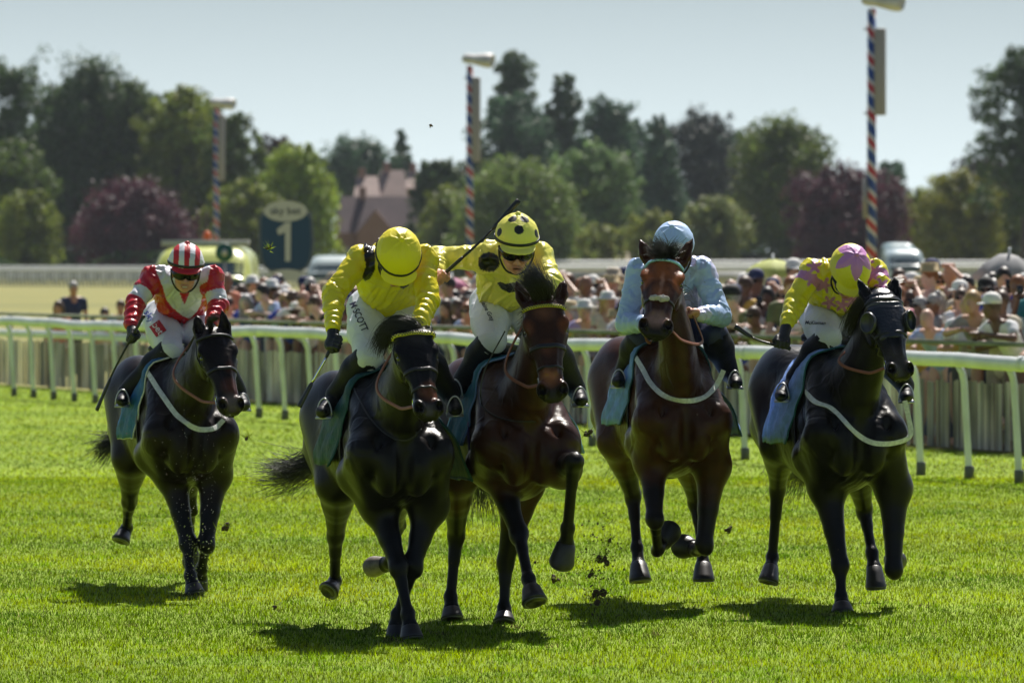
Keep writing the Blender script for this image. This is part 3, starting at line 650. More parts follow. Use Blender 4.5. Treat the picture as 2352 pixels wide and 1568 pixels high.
def textmesh(s, shear=0, font=None):
    cu = bpy.data.curves.new('t', 'FONT'); cu.body = s; cu.size = 1; cu.align_x = 'CENTER'; cu.align_y = 'CENTER'; cu.shear = shear; cu.resolution_u = 3; cu.offset = .012
    o = bpy.data.objects.new('t', cu); sc.collection.objects.link(o); dg = bpy.context.evaluated_depsgraph_get(); dg.update()
    me = o.evaluated_get(dg).to_mesh(); V = np.array([tuple(v.co) for v in me.vertices]); F_ = [tuple(p.vertices) for p in me.polygons]
    o.evaluated_get(dg).to_mesh_clear(); bpy.data.objects.remove(o); bpy.data.curves.remove(cu); return V, F_
def decal(name, V2, F_, B, cpx, cpy, Y, size, rot, m, root, off=.004, sx=1.0):
    """flat shape (x right, y up) laid on a garment: each point dropped on to its surface"""
    c_, s_ = math.cos(math.radians(rot)), math.sin(math.radians(rot)); out = []
    for v in V2:
        x, y = v[0]*size*sx, v[1]*size; X, Y_ = x*c_-y*s_, x*s_+y*c_
        p, n = onsurf(B, cpx+X*FPX/Y, cpy-Y_*FPX/Y, Y, off); out.append(p if p is not None else AT(cpx+X*FPX/Y, cpy-Y_*FPX/Y, Y))
    out = np.array(out); med = np.median(out[:, 1])
    bad = np.abs(out[:, 1]-med) > .15; out[bad, 1] = med
    return part(name, out, F_, m, root, smooth=False)

def rider(c, hi):
    t0 = time.time(); Y0 = hi['Y0']; J = lambda p: AT(p[0], p[1], Y0+p[2]); j = {k: J(v) for k, v in c['j'].items()}
    hc = j['head']; pt = math.radians(c['pitch']); yw = math.radians(c['yaw']); ro = math.radians(c.get('roll', 0))
    fw = A(math.sin(yw)*math.cos(pt), -math.cos(yw)*math.cos(pt), -math.sin(pt)); sd = A(math.cos(yw), math.sin(yw), 0); up = np.cross(sd, fw)
    if up[2] < 0 and pt < 1.2: up = -up
    if np.dot(np.cross(sd, up), fw) > 0: pass
    sd, up = nrm(sd*math.cos(ro)-up*math.sin(ro)), nrm(up*math.cos(ro)+sd*math.sin(ro))
    hk = c.get('hk', 1.0)
    H = lambda s, u, f: hc+(sd*s+up*u+fw*f)*hk
    root = empty('person', tuple(hi['L'](-.6, 0, 1.62)), c['label'], 'person', 'riders crouched on the galloping horses')
    w, pv = j['waist'], j['pelvis']; chest = (j['shL']+j['shR'])/2*.55+w*.45; neckb = (j['shL']+j['shR'])/2+A(0, -.02, .01)
    shd = nrm(j['shR']-j['shL']); ax = nrm(neckb-pv); shd = nrm(shd-ax*np.dot(shd, ax)); tn = np.cross(ax, shd)
    def torso(S, g, k=.04):
        S.ell((neckb+chest)/2, (ax, shd, tn), (.13+g, .195+g, .105+g), k); S.ell(chest*.6+w*.4, (ax, shd, tn), (.17+g, .165+g, .115+g), k); S.ell(w, (ax, shd, tn), (.15+g, .145+g, .105+g), k)
    def arm(S, s, g, k=.02, fore=True):
        a, b, d = j['sh'+s], j['el'+s], j['wr'+s]
        S.cap(a, b, .062+g, .046+g, k); S.cap(b, d, .047+g*1.2, .032+g*.8, k)
    # body: one skin surface
    S = SDF(); torso(S, -.015)
    S.ell(pv, (ax, shd, tn), (.13, .155, .115), .04)
    S.cap(neckb, H(0, -.10, -.02), .058, .055, .03)
    S.ell(H(0, 0, .0), (sd, up, fw), (.074, .10, .095), .02)
    S.ell(H(0, -.075, .035), (sd, up, fw), (.055, .052, .055), .03)      # jaw
    S.ell(H(0, -.110, .062), (sd, up, fw), (.024, .018, .022), .02)      # chin
    S.cap(H(0, -.018, .094), H(0, -.050, .112), .009, .013, .008)        # nose
    for s in (-1, 1):
        S.ell(H(s*.013, -.054, .104), (sd, up, fw), (.009, .008, .010), .006)
        S.ell(H(s*.036, -.045, .080), (sd, up, fw), (.024, .02, .016), .015)
        S.ell(H(s*.032, -.012, .098), (sd, up, fw), (.016, .009, .012), .008, 's')
        S.ell(H(s*.030, -.014, .086), (sd, up, fw), (.013, .011, .011), .004)
        S.ell(H(s*.078, -.03, .005), (sd, up, fw), (.010, .030, .018), .006)  # ears
    S.cap(H(-.022, -.080, .096), H(.022, -.080, .096), .0075, .0075, .006); S.cap(H(-.018, -.094, .092), H(.018, -.094, .092), .008, .008, .006)
    S.ell(H(0, -.087, .106), (sd, up, fw), (.024, .006 if c.get('mouth', 1) < 2 else .009, .012), .003, 's')
    for s in 'LR':
        arm(S, s, -.010)
        hnd = j['hand'+s]; S.cap(j['wr'+s], hnd-nrm(hnd-j['wr'+s])*.02, .026, .028, .015)
        fist(S, hnd, J(c['grip'][s])-hnd if s in c.get('grip', {}) else A(.3, 1, -.2), hnd-j['wr'+s])
        h_, k_, a_ = j['hip'+s], j['kn'+s], j['an'+s]
        S.cap(h_, k_, .085, .055, .03); S.cap(k_, a_+A(0, .02, 0), .050, .026, .02); S.cap(a_+A(0, .03, -.02), j['toe'+s], .020, .016, .02)
    V, Q = S.build(.006); l_ = np.stack([(V-hc)@sd, (V-hc)@up, (V-hc)@fw], 1)/hk; sk = np.tile(A(.58, .29, .21), (len(V), 1))*(1+.12*vnoise(V*30)[:, None])
    fr_ = l_[:, 2] > .05; sk[fr_ & (np.hypot(l_[:, 0]/.025, (l_[:, 1]+.087)/.010) < 1)] = (.45, .15, .12)
    if c.get('mouth', 1) == 2: sk[fr_ & (np.hypot(l_[:, 0]/.019, (l_[:, 1]+.086)/.0048) < 1)] = (.50, .46, .42) if c.get('smile') else (.05, .01, .01)
    ck = np.clip(1-np.hypot((np.abs(l_[:, 0])-.045)/.025, (l_[:, 1]+.055)/.025), 0, 1)[:, None]*fr_[:, None]; sk = sk*(1-ck*.35)+A(.58, .16, .12)*ck*.35
    part('body', V, Q, M_skin, root, col=np.clip(sk, 0, 1))
    # silks
    S = SDF(); torso(S, .012)
    S.cap(neckb-ax*.02, neckb+nrm(hc-neckb)*.06, .085, .060, .03)
    for s in 'LR':
        S.ell(j['sh'+s], (ax, shd, tn), (.085, .075, .08), .04); arm(S, s, .014)
        wr, el = j['wr'+s], j['el'+s]; S.cap(wr-nrm(wr-el)*.03, wr, .041, .034, .006)
    V, Q = S.build(.0065); N = vnormals(V, Q)
    dmin = np.full(len(V), 9.); rip = np.zeros(len(V))
    for s in 'LR':
        for a, b, fr in ((j['sh'+s], j['el'+s], 70), (j['el'+s], j['wr'+s], 115)):
            d, t = segd(V, a, b); L_ = np.linalg.norm(np.array(b)-a); m = d < np.minimum(dmin, .09); dmin = np.minimum(dmin, d)
            rip = np.where(m, np.sin(t*L_*fr+vnoise(V*16)*3.2)*(.006 if fr == 70 else .008)*(.5+.5*vnoise(V*12+4)), rip)
    q = V@np.stack([ax, shd, tn], 1); q = q*A(3.2, 11, 11)+vnoise(V*4)[:, None]*1.8
    fold = (np.clip(1-np.abs(vnoise(q))*3.5, 0, 1))*.016-np.clip(1-np.abs(vnoise(q*1.7+7))*4, 0, 1)*.010
    fold2 = np.clip(1-np.abs(vnoise(V*13+vnoise(V*7)[:, None]*1.6))*4, 0, 1)*.005-np.clip(1-np.abs(vnoise(V*22+5+vnoise(V*9)[:, None]*1.6))*5, 0, 1)*.002
    V = V+N*(rip+fold*(dmin > .085)+fold2+vnoise(V*10)*.006)[:, None]
    col = c['paint'](V, j, dict(H=H, ax=ax, shd=shd, tn=tn, neckb=neckb, w=w, Y0=Y0, J=J, px=lambda V: np.stack([CX+V[:, 0]/V[:, 1]*FPX, HY-(V[:, 2]-CH)/V[:, 1]*FPX], 1)))
    part('silks', V, Q, M_silk, root, col=col)
    # breeches
    S = SDF(); S.ell(pv, (ax, shd, tn), (.15, .17, .13), .04); S.ell(w*.55+pv*.45, (ax, shd, tn), (.13, .148, .108), .04)
    for s in 'LR':
        h_, k_ = j['hip'+s], j['kn'+s]; m_ = (h_+k_)/2+nrm(np.cross(k_-h_, shd))*.0
        S.cap(h_, m_, .112, .108, .04); S.cap(m_, k_, .106, .080, .03); S.cap(k_, k_+(j['an'+s]-k_)*.12, .078, .068, .02)
    V, Q = S.build(.008); N = vnormals(V, Q); V = V+N*(np.clip(1-np.abs(vnoise(V*14))*6, 0, 1)*.004+vnoise(V*9)*.003)[:, None]
    brm = c.get('bm', M_breech); part('breeches', V, Q, brm, root); BB = bvh(V, Q)
    for d in c.get('decals', []): d(BB, root, Y0)
    # boots and irons
    for s in 'LR':
        S = SDF(); k_, a_, t_ = j['kn'+s], j['an'+s], j['toe'+s]; cl = k_+(a_-k_)*.35; bk = A(0, .025, 0)
        st = k_+(a_-k_)*.03
        S.cap(st, cl+bk, .086, .086, .02); S.cap(cl+bk, a_, .084, .056, .03); S.cap(a_+A(0, .03, -.02), t_, .044, .036, .02); S.ell(t_, (nrm(t_-a_), A(1, 0, 0), A(0, 0, 1)), (.062, .034, .026), .02)
        V, Q = S.build(.007); V = V+vnormals(V, Q)*(vnoise(V*12)*.003)[:, None]; bo = part('boot', V, Q, M_boot, root)
        mb = MB(); d = nrm(t_-a_); c0 = t_-d*.02; u_ = A(0, 0, 1); sx = nrm(np.cross(d, u_)); u2 = np.cross(sx, d)
        mb.tube([c0-u_*.036+sx*.045*math.cos(t)+u_*.10*max(0, math.sin(t)) for t in np.linspace(0, math.pi, 15)], .0045, 6); mb.box(c0-u_*.038, (.096, .04, .008), np.array([sx, d, u2]).T); mb.part('stirrup_iron', M_iron, bo)
    # gloves
    for s in c.get('gloves', ''):
        S = SDF(); hnd = j['hand'+s]; S.cap(j['wr'+s]+nrm(j['wr'+s]-j['el'+s])*-.01, hnd-nrm(hnd-j['wr'+s])*.02, .034, .033, .015)
        fist(S, hnd, J(c['grip'][s])-hnd if s in c.get('grip', {}) else A(.3, 1, -.2), hnd-j['wr'+s], 1.14)
        V, Q = S.build(.005); part('glove', V, Q, M_glove, root)
    # helmet
    S = SDF(); S.ell(H(0, .045, -.008), (sd, up, fw), tuple(np.array((.112, .125, .132))*hk), .01)
    S.ell(H(0, -.052, .01), (sd, up, fw), tuple(np.array((.30, .085, .30))*hk), .01, 's')
    S.ell(H(0, .045, -.008), (sd, up, fw), tuple(np.array((.098, .112, .118))*hk), .005, 's')
    S.ell(H(0, .032, .105), (sd, nrm(up+fw*.35), nrm(fw-up*.35)), tuple(np.array((.092, .008, .060))*hk), .008)
    S.ell(H(0, .175, -.008), (sd, up, fw), (.012, .010, .012), .01)
    V, Q = S.build(.0045); loc = np.stack([(V-hc)@sd, (V-hc)@up, (V-hc)@fw], 1)
    N = vnormals(V, Q); az_ = np.arctan2(loc[:, 0], loc[:, 2]+.008); rt_ = np.hypot(loc[:, 0], loc[:, 2]+.008)/hk
    V = V+N*((np.abs(np.cos(az_*3.5+vnoise(V*9)*1.2))**6*np.clip(1-rt_/.11, 0, 1)*np.clip(rt_/.02, 0, 1)*.006*c.get('crease', 1))*(loc[:, 1] > .05))[:, None]
    V = V+N*(vnoise(V*18)*.002+np.clip(1-np.abs(vnoise(V*20+3))*6, 0, 1)*.0018)[:, None]
    he = part('helmet', V, Q, M_helm, root, col=c['hpaint'](loc/hk, V))
    BH = bvh(V, Q)
    if c.get('band'):
        P_, N_ = loopsurf(BH, H(0, .050, -.005), fw, sd, -2.3, 2.3, 40, .003, rmax=.3); v, f = strap(P_, N_, .016, .003); part('helmet_band', v, f, c['band'], he)
    mb = MB()
    for s in (-1, 1): mb.tube(spline([H(s*.090, .01, .02), H(s*.082, -.06, .025), H(s*.045, -.118, .045), H(0, -.130, .055)], 12), .006, 6, flat=(.5, 1))
    mb.part('chin_strap', M_black, he)
    # goggles
    if c.get('goggles', 1):
        S = SDF()
        for s in (-1, 1): S.ell(H(s*.037, -.008, .098), (nrm(sd-fw*s*.4), up, nrm(fw+sd*s*.4)), (.046*hk, .036*hk, .022*hk), .006)
        S.cap(H(-.03, .006, .112), H(.03, .006, .112), .016, .016, .01)
        S.cap(H(-.085, -.005, .03), H(-.06, -.008, .085), .010, .016, .01, sq=(fw, 1)); S.cap(H(.085, -.005, .03), H(.06, -.008, .085), .010, .016, .01)
        V, Q = S.build(.004); part('goggles', V, Q, M_gog, root)
    if c.get('collar'):
        mb = MB(); a_ = nrm(hc-neckb); cc = neckb+a_*.05; u_ = nrm(np.cross(a_, A(0, 1, .3))); v_ = np.cross(a_, u_)
        mb.tube([cc+u_*.064*math.cos(t)+v_*.064*math.sin(t) for t in np.linspace(0, 2*math.pi, 25)], .013, 6); mb.part('collar', c['collar'], root)
    # whip: its own thing, held in the fist
    if 'whip' in c:
        wl, wp = c['whip']; P_ = [J(q) for q in wp]; base = P_[0]
        n = 30; pts = spline(P_, n) if len(P_) > 2 else np.linspace(P_[0], P_[1], n); Lw = np.linalg.norm(P_[-1]-P_[0])
        wr_ = empty('whip', base, wl, 'whip')
        i1, i2 = int(n*.30), int(n*.66)
        mb = MB(); mb.tube(pts[:i1+1], [.011]+[.010]*(i1-1)+[.008], 8); mb.lathe([(.001, -.012), (.013, -.010), (.014, 0), (.011, .006)], pts[0], nrm(pts[1]-pts[0]), 10); mb.part('handle', c.get('wm', M_whip), wr_)
        mb = MB(); mb.tube(pts[i1:i2+1], np.linspace(.008, .006, i2-i1+1), 8); mb.part('shaft', c.get('ws', M_whip), wr_)
        mb = MB(); mb.tube(pts[i2:], [.006]+list(np.linspace(.013, .017, n-i2-1)), 8, flat=(1, .55)); mb.part('padded_flap', M_whip, wr_)
    print('rider', round(time.time()-t0, 1))

YEL, PALE, BLK = A(.74, .62, .008), A(.80, .74, .12), A(.008, .008, .010)
REDC, WHT, PINK, SKY = A(.50, .005, .012), A(.66, .66, .72), A(.52, .20, .42), A(.44, .60, .88)
def inpoly(P, poly):
    x, y = P[:, 0], P[:, 1]; r = np.zeros(len(P), bool); n = len(poly)
    for i in range(n):
        x0, y0 = poly[i]; x1, y1 = poly[(i+1) % n]
        with np.errstate(divide='ignore', invalid='ignore'): r ^= ((y0 > y) != (y1 > y)) & (x < (x1-x0)*(y-y0)/(y1-y0+1e-12)+x0)
    return r
def tshape(V, d):   # garment coordinates: along the spine from the neck, across the shoulders, front
    q = V-d['neckb']; return q@d['ax'], q@d['shd'], q@d['tn']
def armt(V, j, s):
    d1, t1 = segd(V, j['sh'+s], j['el'+s]); d2, t2 = segd(V, j['el'+s], j['wr'+s]); return d1, t1, d2, t2
def onarm(V, j, s, lim=.13):
    d1, t1, d2, t2 = armt(V, j, s); return np.minimum(d1+(t1 < .12)*.5, d2) < lim
def paint1(V, j, d):
    col = np.tile(REDC, (len(V), 1)); q = d['px'](V); fr = np.ones(len(V), bool)
    arms = (armt(V, j, 'L')[0] < .095) & (armt(V, j, 'L')[1] > .25) | (armt(V, j, 'R')[0] < .095) & (armt(V, j, 'R')[1] > .25)
    y = inpoly(q, [(362, 588), (392, 590), (405, 640), (415, 680), (424, 700), (432, 680), (444, 640), (452, 590), (484, 612), (478, 640), (466, 670), (461, 700), (452, 716), (436, 732), (420, 726), (398, 708), (382, 688), (374, 660), (358, 620)])
    back = (V[:, 2] > j['shL'][2]+.02) & (np.abs((V-d['neckb'])@d['shd']) < .15)
    col[(y & ~arms) | back] = WHT
    for s in 'LR':
        d1, t1, d2, t2 = armt(V, j, s); col[(d1 < .085) & (d1 < d2+.01) & (t1 > .58) & (t1 < .98)] = WHT
    return col
def paint2(V, j, d):
    col = np.tile(YEL, (len(V), 1)); q = d['px'](V)
    col[inpoly(q, [(834, 545), (862, 541), (856, 560), (862, 590), (861, 620), (850, 640), (838, 646), (832, 636), (840, 610), (836, 580)])] = BLK
    col[inpoly(q, [(912, 642), (938, 640), (938, 656), (926, 664), (914, 656)])] = BLK; return col
def paint3(V, j, d):
    col = np.tile(PALE, (len(V), 1)); q = d['px'](V)
    col[np.linalg.norm((q-A(1123, 602))/A(25, 23), axis=1) < 1] = BLK
    col[inpoly(q, [(1142, 650), (1150, 647), (1162, 652), (1180, 648), (1196, 650), (1200, 668), (1170, 672), (1152, 664)])] = BLK
    col[np.linalg.norm((q-A(1262, 612))/A(14, 16), axis=1) < 0] = BLK; return col
def paint4(V, j, d):
    n = vnoise(V*4.0); col = SKY[None]*(.9+.1*n[:, None]); col = np.where((vnoise(V*5+20) > .15)[:, None], A(.60, .60, .82)[None], col)
    for p in np.random.default_rng(4).normal(0, 1, (90, 3)):
        pass
    col[vnoise(V*60+3) > .90] = A(.20, .26, .34); return col
def paint5(V, j, d):
    col = np.tile(A(.74, .66, .010), (len(V), 1)); r_ = np.random.default_rng(11); N_ = vnoise(V*22)*.02
    for k_, o in enumerate([(1895, 655), (1938, 640), (1870, 612), (1862, 640), (1905, 695), (2010, 625), (1990, 600), (1935, 700), (1955, 690), (1885, 580), (2025, 655)]):
        q = d['px'](V)-A(*o); an = np.arctan2(q[:, 1], q[:, 0]); rr = np.linalg.norm(q, axis=1); col[rr < 16*(1+.45*np.cos(an*5+k_))*.8] = PINK
    for s in 'LR':
        d1, t1, d2, t2 = armt(V, j, s); col[(d1 < .1) & (d1 < d2) & (t1 > .18) & (t1 < .42)] = PINK
    return col
def hp1(l, V): return np.where(((l[:, 1] < .040) | ((np.floor((l[:, 0]+.0165)/.033) % 2 == 0)))[:, None], REDC, WHT)*np.where((l[:, 1] < -.2)[:, None], .1, 1)
def hp2(l, V): return np.tile(YEL*1.05, (len(l), 1))
def hp3(l, V):
    col = np.tile(PALE, (len(l), 1)); u = l-A(0, .045, -.008); u = u/np.linalg.norm(u, axis=1, keepdims=True)
    for az, el in ((0, 38), (62, 22), (-62, 22), (38, 66), (-38, 66), (120, 30), (-120, 30), (180, 45)):
        a, e = math.radians(az), math.radians(el); dv = A(math.sin(a)*math.cos(e), math.sin(e), math.cos(a)*math.cos(e)); col[u@dv > math.cos(math.radians(11))] = BLK
    return col
def hp4(l, V): return np.where((vnoise(V*7) > .1)[:, None], A(.66, .70, .90), SKY)
def hp5(l, V):
    a = np.degrees(np.arctan2(l[:, 0], l[:, 2])); u = l-A(0, .045, -.008); e = np.degrees(np.arctan2(u[:, 1], np.hypot(u[:, 0], u[:, 2])))
    tri = np.abs(((a+36) % 72)-36)/36; lim = 22+tri*38; return np.where((e > lim)[:, None], A(.55, .22, .50), A(.74, .66, .03))
def words(s, px, py, size, rot, m, sh=0, dy=.35, sx=1.0):
    return lambda B, root, Y0: decal('lettering', *textmesh(s, sh), B, px, py, Y0+dy, size, rot, m, root, sx=sx)
def patch(px, py, w, h, rot, m, dy=.35):
    g = 8; V = [(-.5*w+w*i/g, -.5*h+h*k/g, 0) for i in range(g+1) for k in range(g+1)]; F_ = [(i*(g+1)+k, (i+1)*(g+1)+k, (i+1)*(g+1)+k+1, i*(g+1)+k+1) for i in range(g) for k in range(g)]
    return lambda B, root, Y0: decal('patch', V, F_, B, px, py, Y0+dy, 1, rot, m, root, off=.0035)
RIDERS = [
 dict(label='rider in red and white silks with a red and white striped helmet and dark goggles', pitch=14, yaw=4, roll=4, gloves='LR', mouth=2, smile=1, paint=paint1, hpaint=hp1, band=M_black,
  j=dict(head=(426, 620, .22), shL=(352, 640, .42), shR=(488, 638, .42), elL=(312, 692, .32), wrL=(301, 746, .14), handL=(304, 768, .08), elR=(502, 698, .35), wrR=(488, 742, .15), handR=(482, 757, .10), waist=(418, 700, .72), pelvis=(400, 728, .98),
   hipL=(366, 730, .86), hipR=(440, 735, .90), knL=(392, 806, .42), anL=(290, 900, .60), toeL=(280, 920, .45), knR=(482, 805, .42), anR=(548, 900, .60), toeR=(560, 930, .45)),
  grip=dict(L=(320, 745, .0)), whip=('black whip pointing down from the gloved hand of the rider in red and white', [(329, 727, .02), (304, 772, .05), (262, 850, .1), (222, 942, .15)]),
  decals=[patch(363, 755, .080, .075, -55, M_red, .6), words('bet', 363, 755, .060, -55, M_wtx, dy=.6), words('sky', 344, 727, .060, -58, M_blueink, dy=.7)]),
 dict(label='rider in bright yellow silks with black shoulder flashes, bowed plain yellow helmet', pitch=58, yaw=6, roll=4, hk=1.12, gloves='LR', paint=paint2, hpaint=hp2, band=M_black,
  j=dict(head=(912, 596, .20), shL=(828, 596, .42), shR=(972, 596, .42), elL=(766, 672, .28), wrL=(765, 752, .10), handL=(765, 787, .04), elR=(982, 690, .25), wrR=(962, 752, .06), handR=(950, 768, .0), waist=(893, 672, .68), pelvis=(880, 712, .95),
   hipL=(842, 706, .80), hipR=(925, 706, .84), knL=(846, 822, .42), anL=(770, 905, .60), toeL=(742, 945, .45), knR=(968, 812, .42), anR=(1035, 905, .60), toeR=(1046, 940, .45)),
  grip=dict(L=(752, 822, .0)), whip=('whip with a banded grip angled down from the black glove of the bowed yellow rider', [(771, 768, .05), (752, 815, .03), (720, 872, .03), (687, 934, .04)]), ws=M_steel,
  decals=[words('M·SCOTT', 824, 728, .055, -66, M_ink, dy=.6, sx=.75)]),
 dict(label='rider in pale yellow silks with black spots, arm stretched out and whip raised', pitch=20, yaw=4, roll=2, hk=1.10, mouth=2, paint=paint3, hpaint=hp3, band=M_black,
  j=dict(head=(1186, 566, .15), shL=(1112, 592, .42), shR=(1240, 590, .42), elL=(1008, 592, .50), wrL=(1003, 622, .30), handL=(1011, 636, .22), elR=(1268, 650, .25), wrR=(1238, 700, .08), handR=(1232, 712, .05), waist=(1160, 668, .68), pelvis=(1150, 700, .95),
   hipL=(1122, 700, .82), hipR=(1190, 700, .88), knL=(1130, 785, .42), anL=(1060, 878, .60), toeL=(1042, 900, .45), knR=(1262, 790, .42), anR=(1322, 890, .60), toeR=(1334, 918, .45)),
  grip=dict(L=(1040, 610, .22)), whip=('black whip held up across the background by the bare hand of the spotted rider', [(1003, 646, .22), (1028, 622, .21), (1110, 548, .20), (1192, 460, .20)]),
  decals=[words('Elaine Gray', 1119, 713, .034, -63, M_ink, .25, dy=.6, sx=.85)]),
 dict(label='rider in pale blue silks and cap, tucked behind the raised head of the bay horse', pitch=40, yaw=-4, roll=-3, hk=1.10, paint=paint4, hpaint=hp4,
  j=dict(head=(1549, 578, .30), shL=(1468, 624, .45), shR=(1612, 620, .45), elL=(1437, 742, .34), wrL=(1488, 744, .14), handL=(1502, 742, .08), elR=(1656, 724, .35), wrR=(1606, 722, .12), handR=(1590, 718, .05), waist=(1560, 700, .72), pelvis=(1550, 716, 1.0),
   hipL=(1515, 725, .85), hipR=(1592, 725, .88), knL=(1470, 778, .42), anL=(1434, 850, .60), toeL=(1420, 876, .45), knR=(1640, 768, .42), anR=(1676, 855, .60), toeR=(1690, 878, .45)), bm=mat('navy breeches', (.014, .022, .07), .6),
  grip=dict(L=(1470, 800, .1))),
 dict(label='rider in yellow and pink starred silks with a pink star on the bowed yellow helmet', pitch=56, yaw=10, roll=5, hk=1.10, gloves='L', paint=paint5, hpaint=hp5,
  j=dict(head=(1948, 628, .20), shL=(1866, 624, .42), shR=(2008, 626, .42), elL=(1829, 690, .36), wrL=(1808, 742, .20), handL=(1797, 782, .12), elR=(2036, 690, .25), wrR=(2018, 745, .05), handR=(2012, 760, .0), waist=(1922, 680, .68), pelvis=(1905, 716, .95),
   hipL=(1876, 722, .80), hipR=(1945, 722, .85), knL=(1902, 778, .42), anL=(1826, 866, .60), toeL=(1794, 908, .45), knR=(2005, 790, .42), anR=(2080, 885, .60), toeR=(2082, 910, .45)),
  grip=dict(L=(1750, 772, .1)), whip=('whip held level to the left by the black glove of the yellow and pink rider', [(1812, 800, .10), (1787, 794, .10), (1735, 778, .10), (1688, 749, .10)]),
  decals=[words('McKieman', 1873, 742, .030, -3, M_ink, .2, dy=.6, sx=.95)]),
]
for c_, h_ in zip(RIDERS, HI): rider(c_, h_)
# ------------------------------------------------------------ ground and turf
def groundmat(name, c1, c2, c3, s1, s2, rough=.85, bandy=None):
    m = bpy.data.materials.new(name); m.use_nodes = True; nt = m.node_tree; b = nt.nodes['Principled BSDF']; b.inputs['Roughness'].default_value = rough; b.inputs['Specular IOR Level'].default_value = .2
    tc = nt.nodes.new('ShaderNodeTexCoord'); mp = nt.nodes.new('ShaderNodeMapping'); mp.inputs['Scale'].default_value = (.45, 1, 1); nt.links.new(tc.outputs['Object'], mp.inputs[0])
    n1 = nt.nodes.new('ShaderNodeTexNoise'); n1.inputs['Scale'].default_value = s1; n1.inputs['Detail'].default_value = 4; nt.links.new(mp.outputs[0], n1.inputs['Vector'])
    n2 = nt.nodes.new('ShaderNodeTexNoise'); n2.inputs['Scale'].default_value = s2; n2.inputs['Detail'].default_value = 6; nt.links.new(tc.outputs['Object'], n2.inputs['Vector'])
    r1 = nt.nodes.new('ShaderNodeValToRGB'); r1.color_ramp.elements[0].position = .35; r1.color_ramp.elements[1].position = .65; r1.color_ramp.elements[0].color = (*c1, 1); r1.color_ramp.elements[1].color = (*c2, 1); nt.links.new(n1.outputs['Fac'], r1.inputs[0])
    mx = nt.nodes.new('ShaderNodeMix'); mx.data_type = 'RGBA'; mx.inputs[7].default_value = (*c3, 1); nt.links.new(r1.outputs[0], mx.inputs[6])
    r2 = nt.nodes.new('ShaderNodeMapRange'); r2.inputs[1].default_value = .5; r2.inputs[2].default_value = .75; r2.inputs[4].default_value = .8; nt.links.new(n2.outputs['Fac'], r2.inputs[0]); nt.links.new(r2.outputs[0], mx.inputs[0])
    nt.links.new(mx.outputs[2], b.inputs['Base Color'])
    bn = nt.nodes.new('ShaderNodeBump'); bn.inputs['Distance'].default_value = .05; nt.links.new(n2.outputs['Fac'], bn.inputs['Height']); nt.links.new(bn.outputs[0], b.inputs['Normal']); return m
def sheet(name, pts, z, m):
    me = newmesh(name, [(x, y, z) for x, y in pts], [tuple(range(len(pts)))], None, False); return link(name, me, m, kind='structure')
sheet('ground', [(-900, 4), (900, 4), (900, 3200), (-900, 3200)], 0, groundmat('dry grass', (.17, .165, .040), (.24, .22, .055), (.11, .13, .035), .03, .4))
BX = lambda y: 5.43-.3633*(y-69.2)      # crowd fence line
sheet('course_turf', [(-90, 4.5), (BX(4.5), 4.5), (BX(330), 330), (-220, 330)], .004, groundmat('course turf', (.15, .235, .005), (.22, .31, .006), (.12, .19, .004), .35, 5))
def grassmat():
    m = bpy.data.materials.new('grass blades'); m.use_nodes = True; nt = m.node_tree; b = nt.nodes['Principled BSDF']; b.inputs['Roughness'].default_value = .6; b.inputs['Specular IOR Level'].default_value = .18
    a = nt.nodes.new('ShaderNodeAttribute'); a.attribute_name = 'Col'; t = nt.nodes.new('ShaderNodeBsdfTranslucent'); ms = nt.nodes.new('ShaderNodeMixShader'); ms.inputs[0].default_value = .62
    nt.links.new(a.outputs['Color'], b.inputs['Base Color']); nt.links.new(a.outputs['Color'], t.inputs[0]); nt.links.new(b.outputs[0], ms.inputs[1]); nt.links.new(t.outputs[0], ms.inputs[2]); nt.links.new(ms.outputs[0], nt.nodes['Material Output'].inputs[0]); return m
M_grass = grassmat()
SCUFF = [((px-CX)/FPX*(FPX*CH/(py-HY)), FPX*CH/(py-HY), r_) for px, py, r_ in [(440, 1372, .09), (905, 1474, .07), (1008, 1458, .06), (1180, 1444, .07), (1376, 1376, .10), (1600, 1398, .05), (1902, 1416, .07), (1262, 1488, .05), (640, 1405, .05), (1500, 1462, .06), (1040, 1426, .06), (2120, 1395, .05), (300, 1440, .05), (1720, 1350, .05), (560, 1290, .05), (1300, 1250, .06), (840, 1380, .04)]]
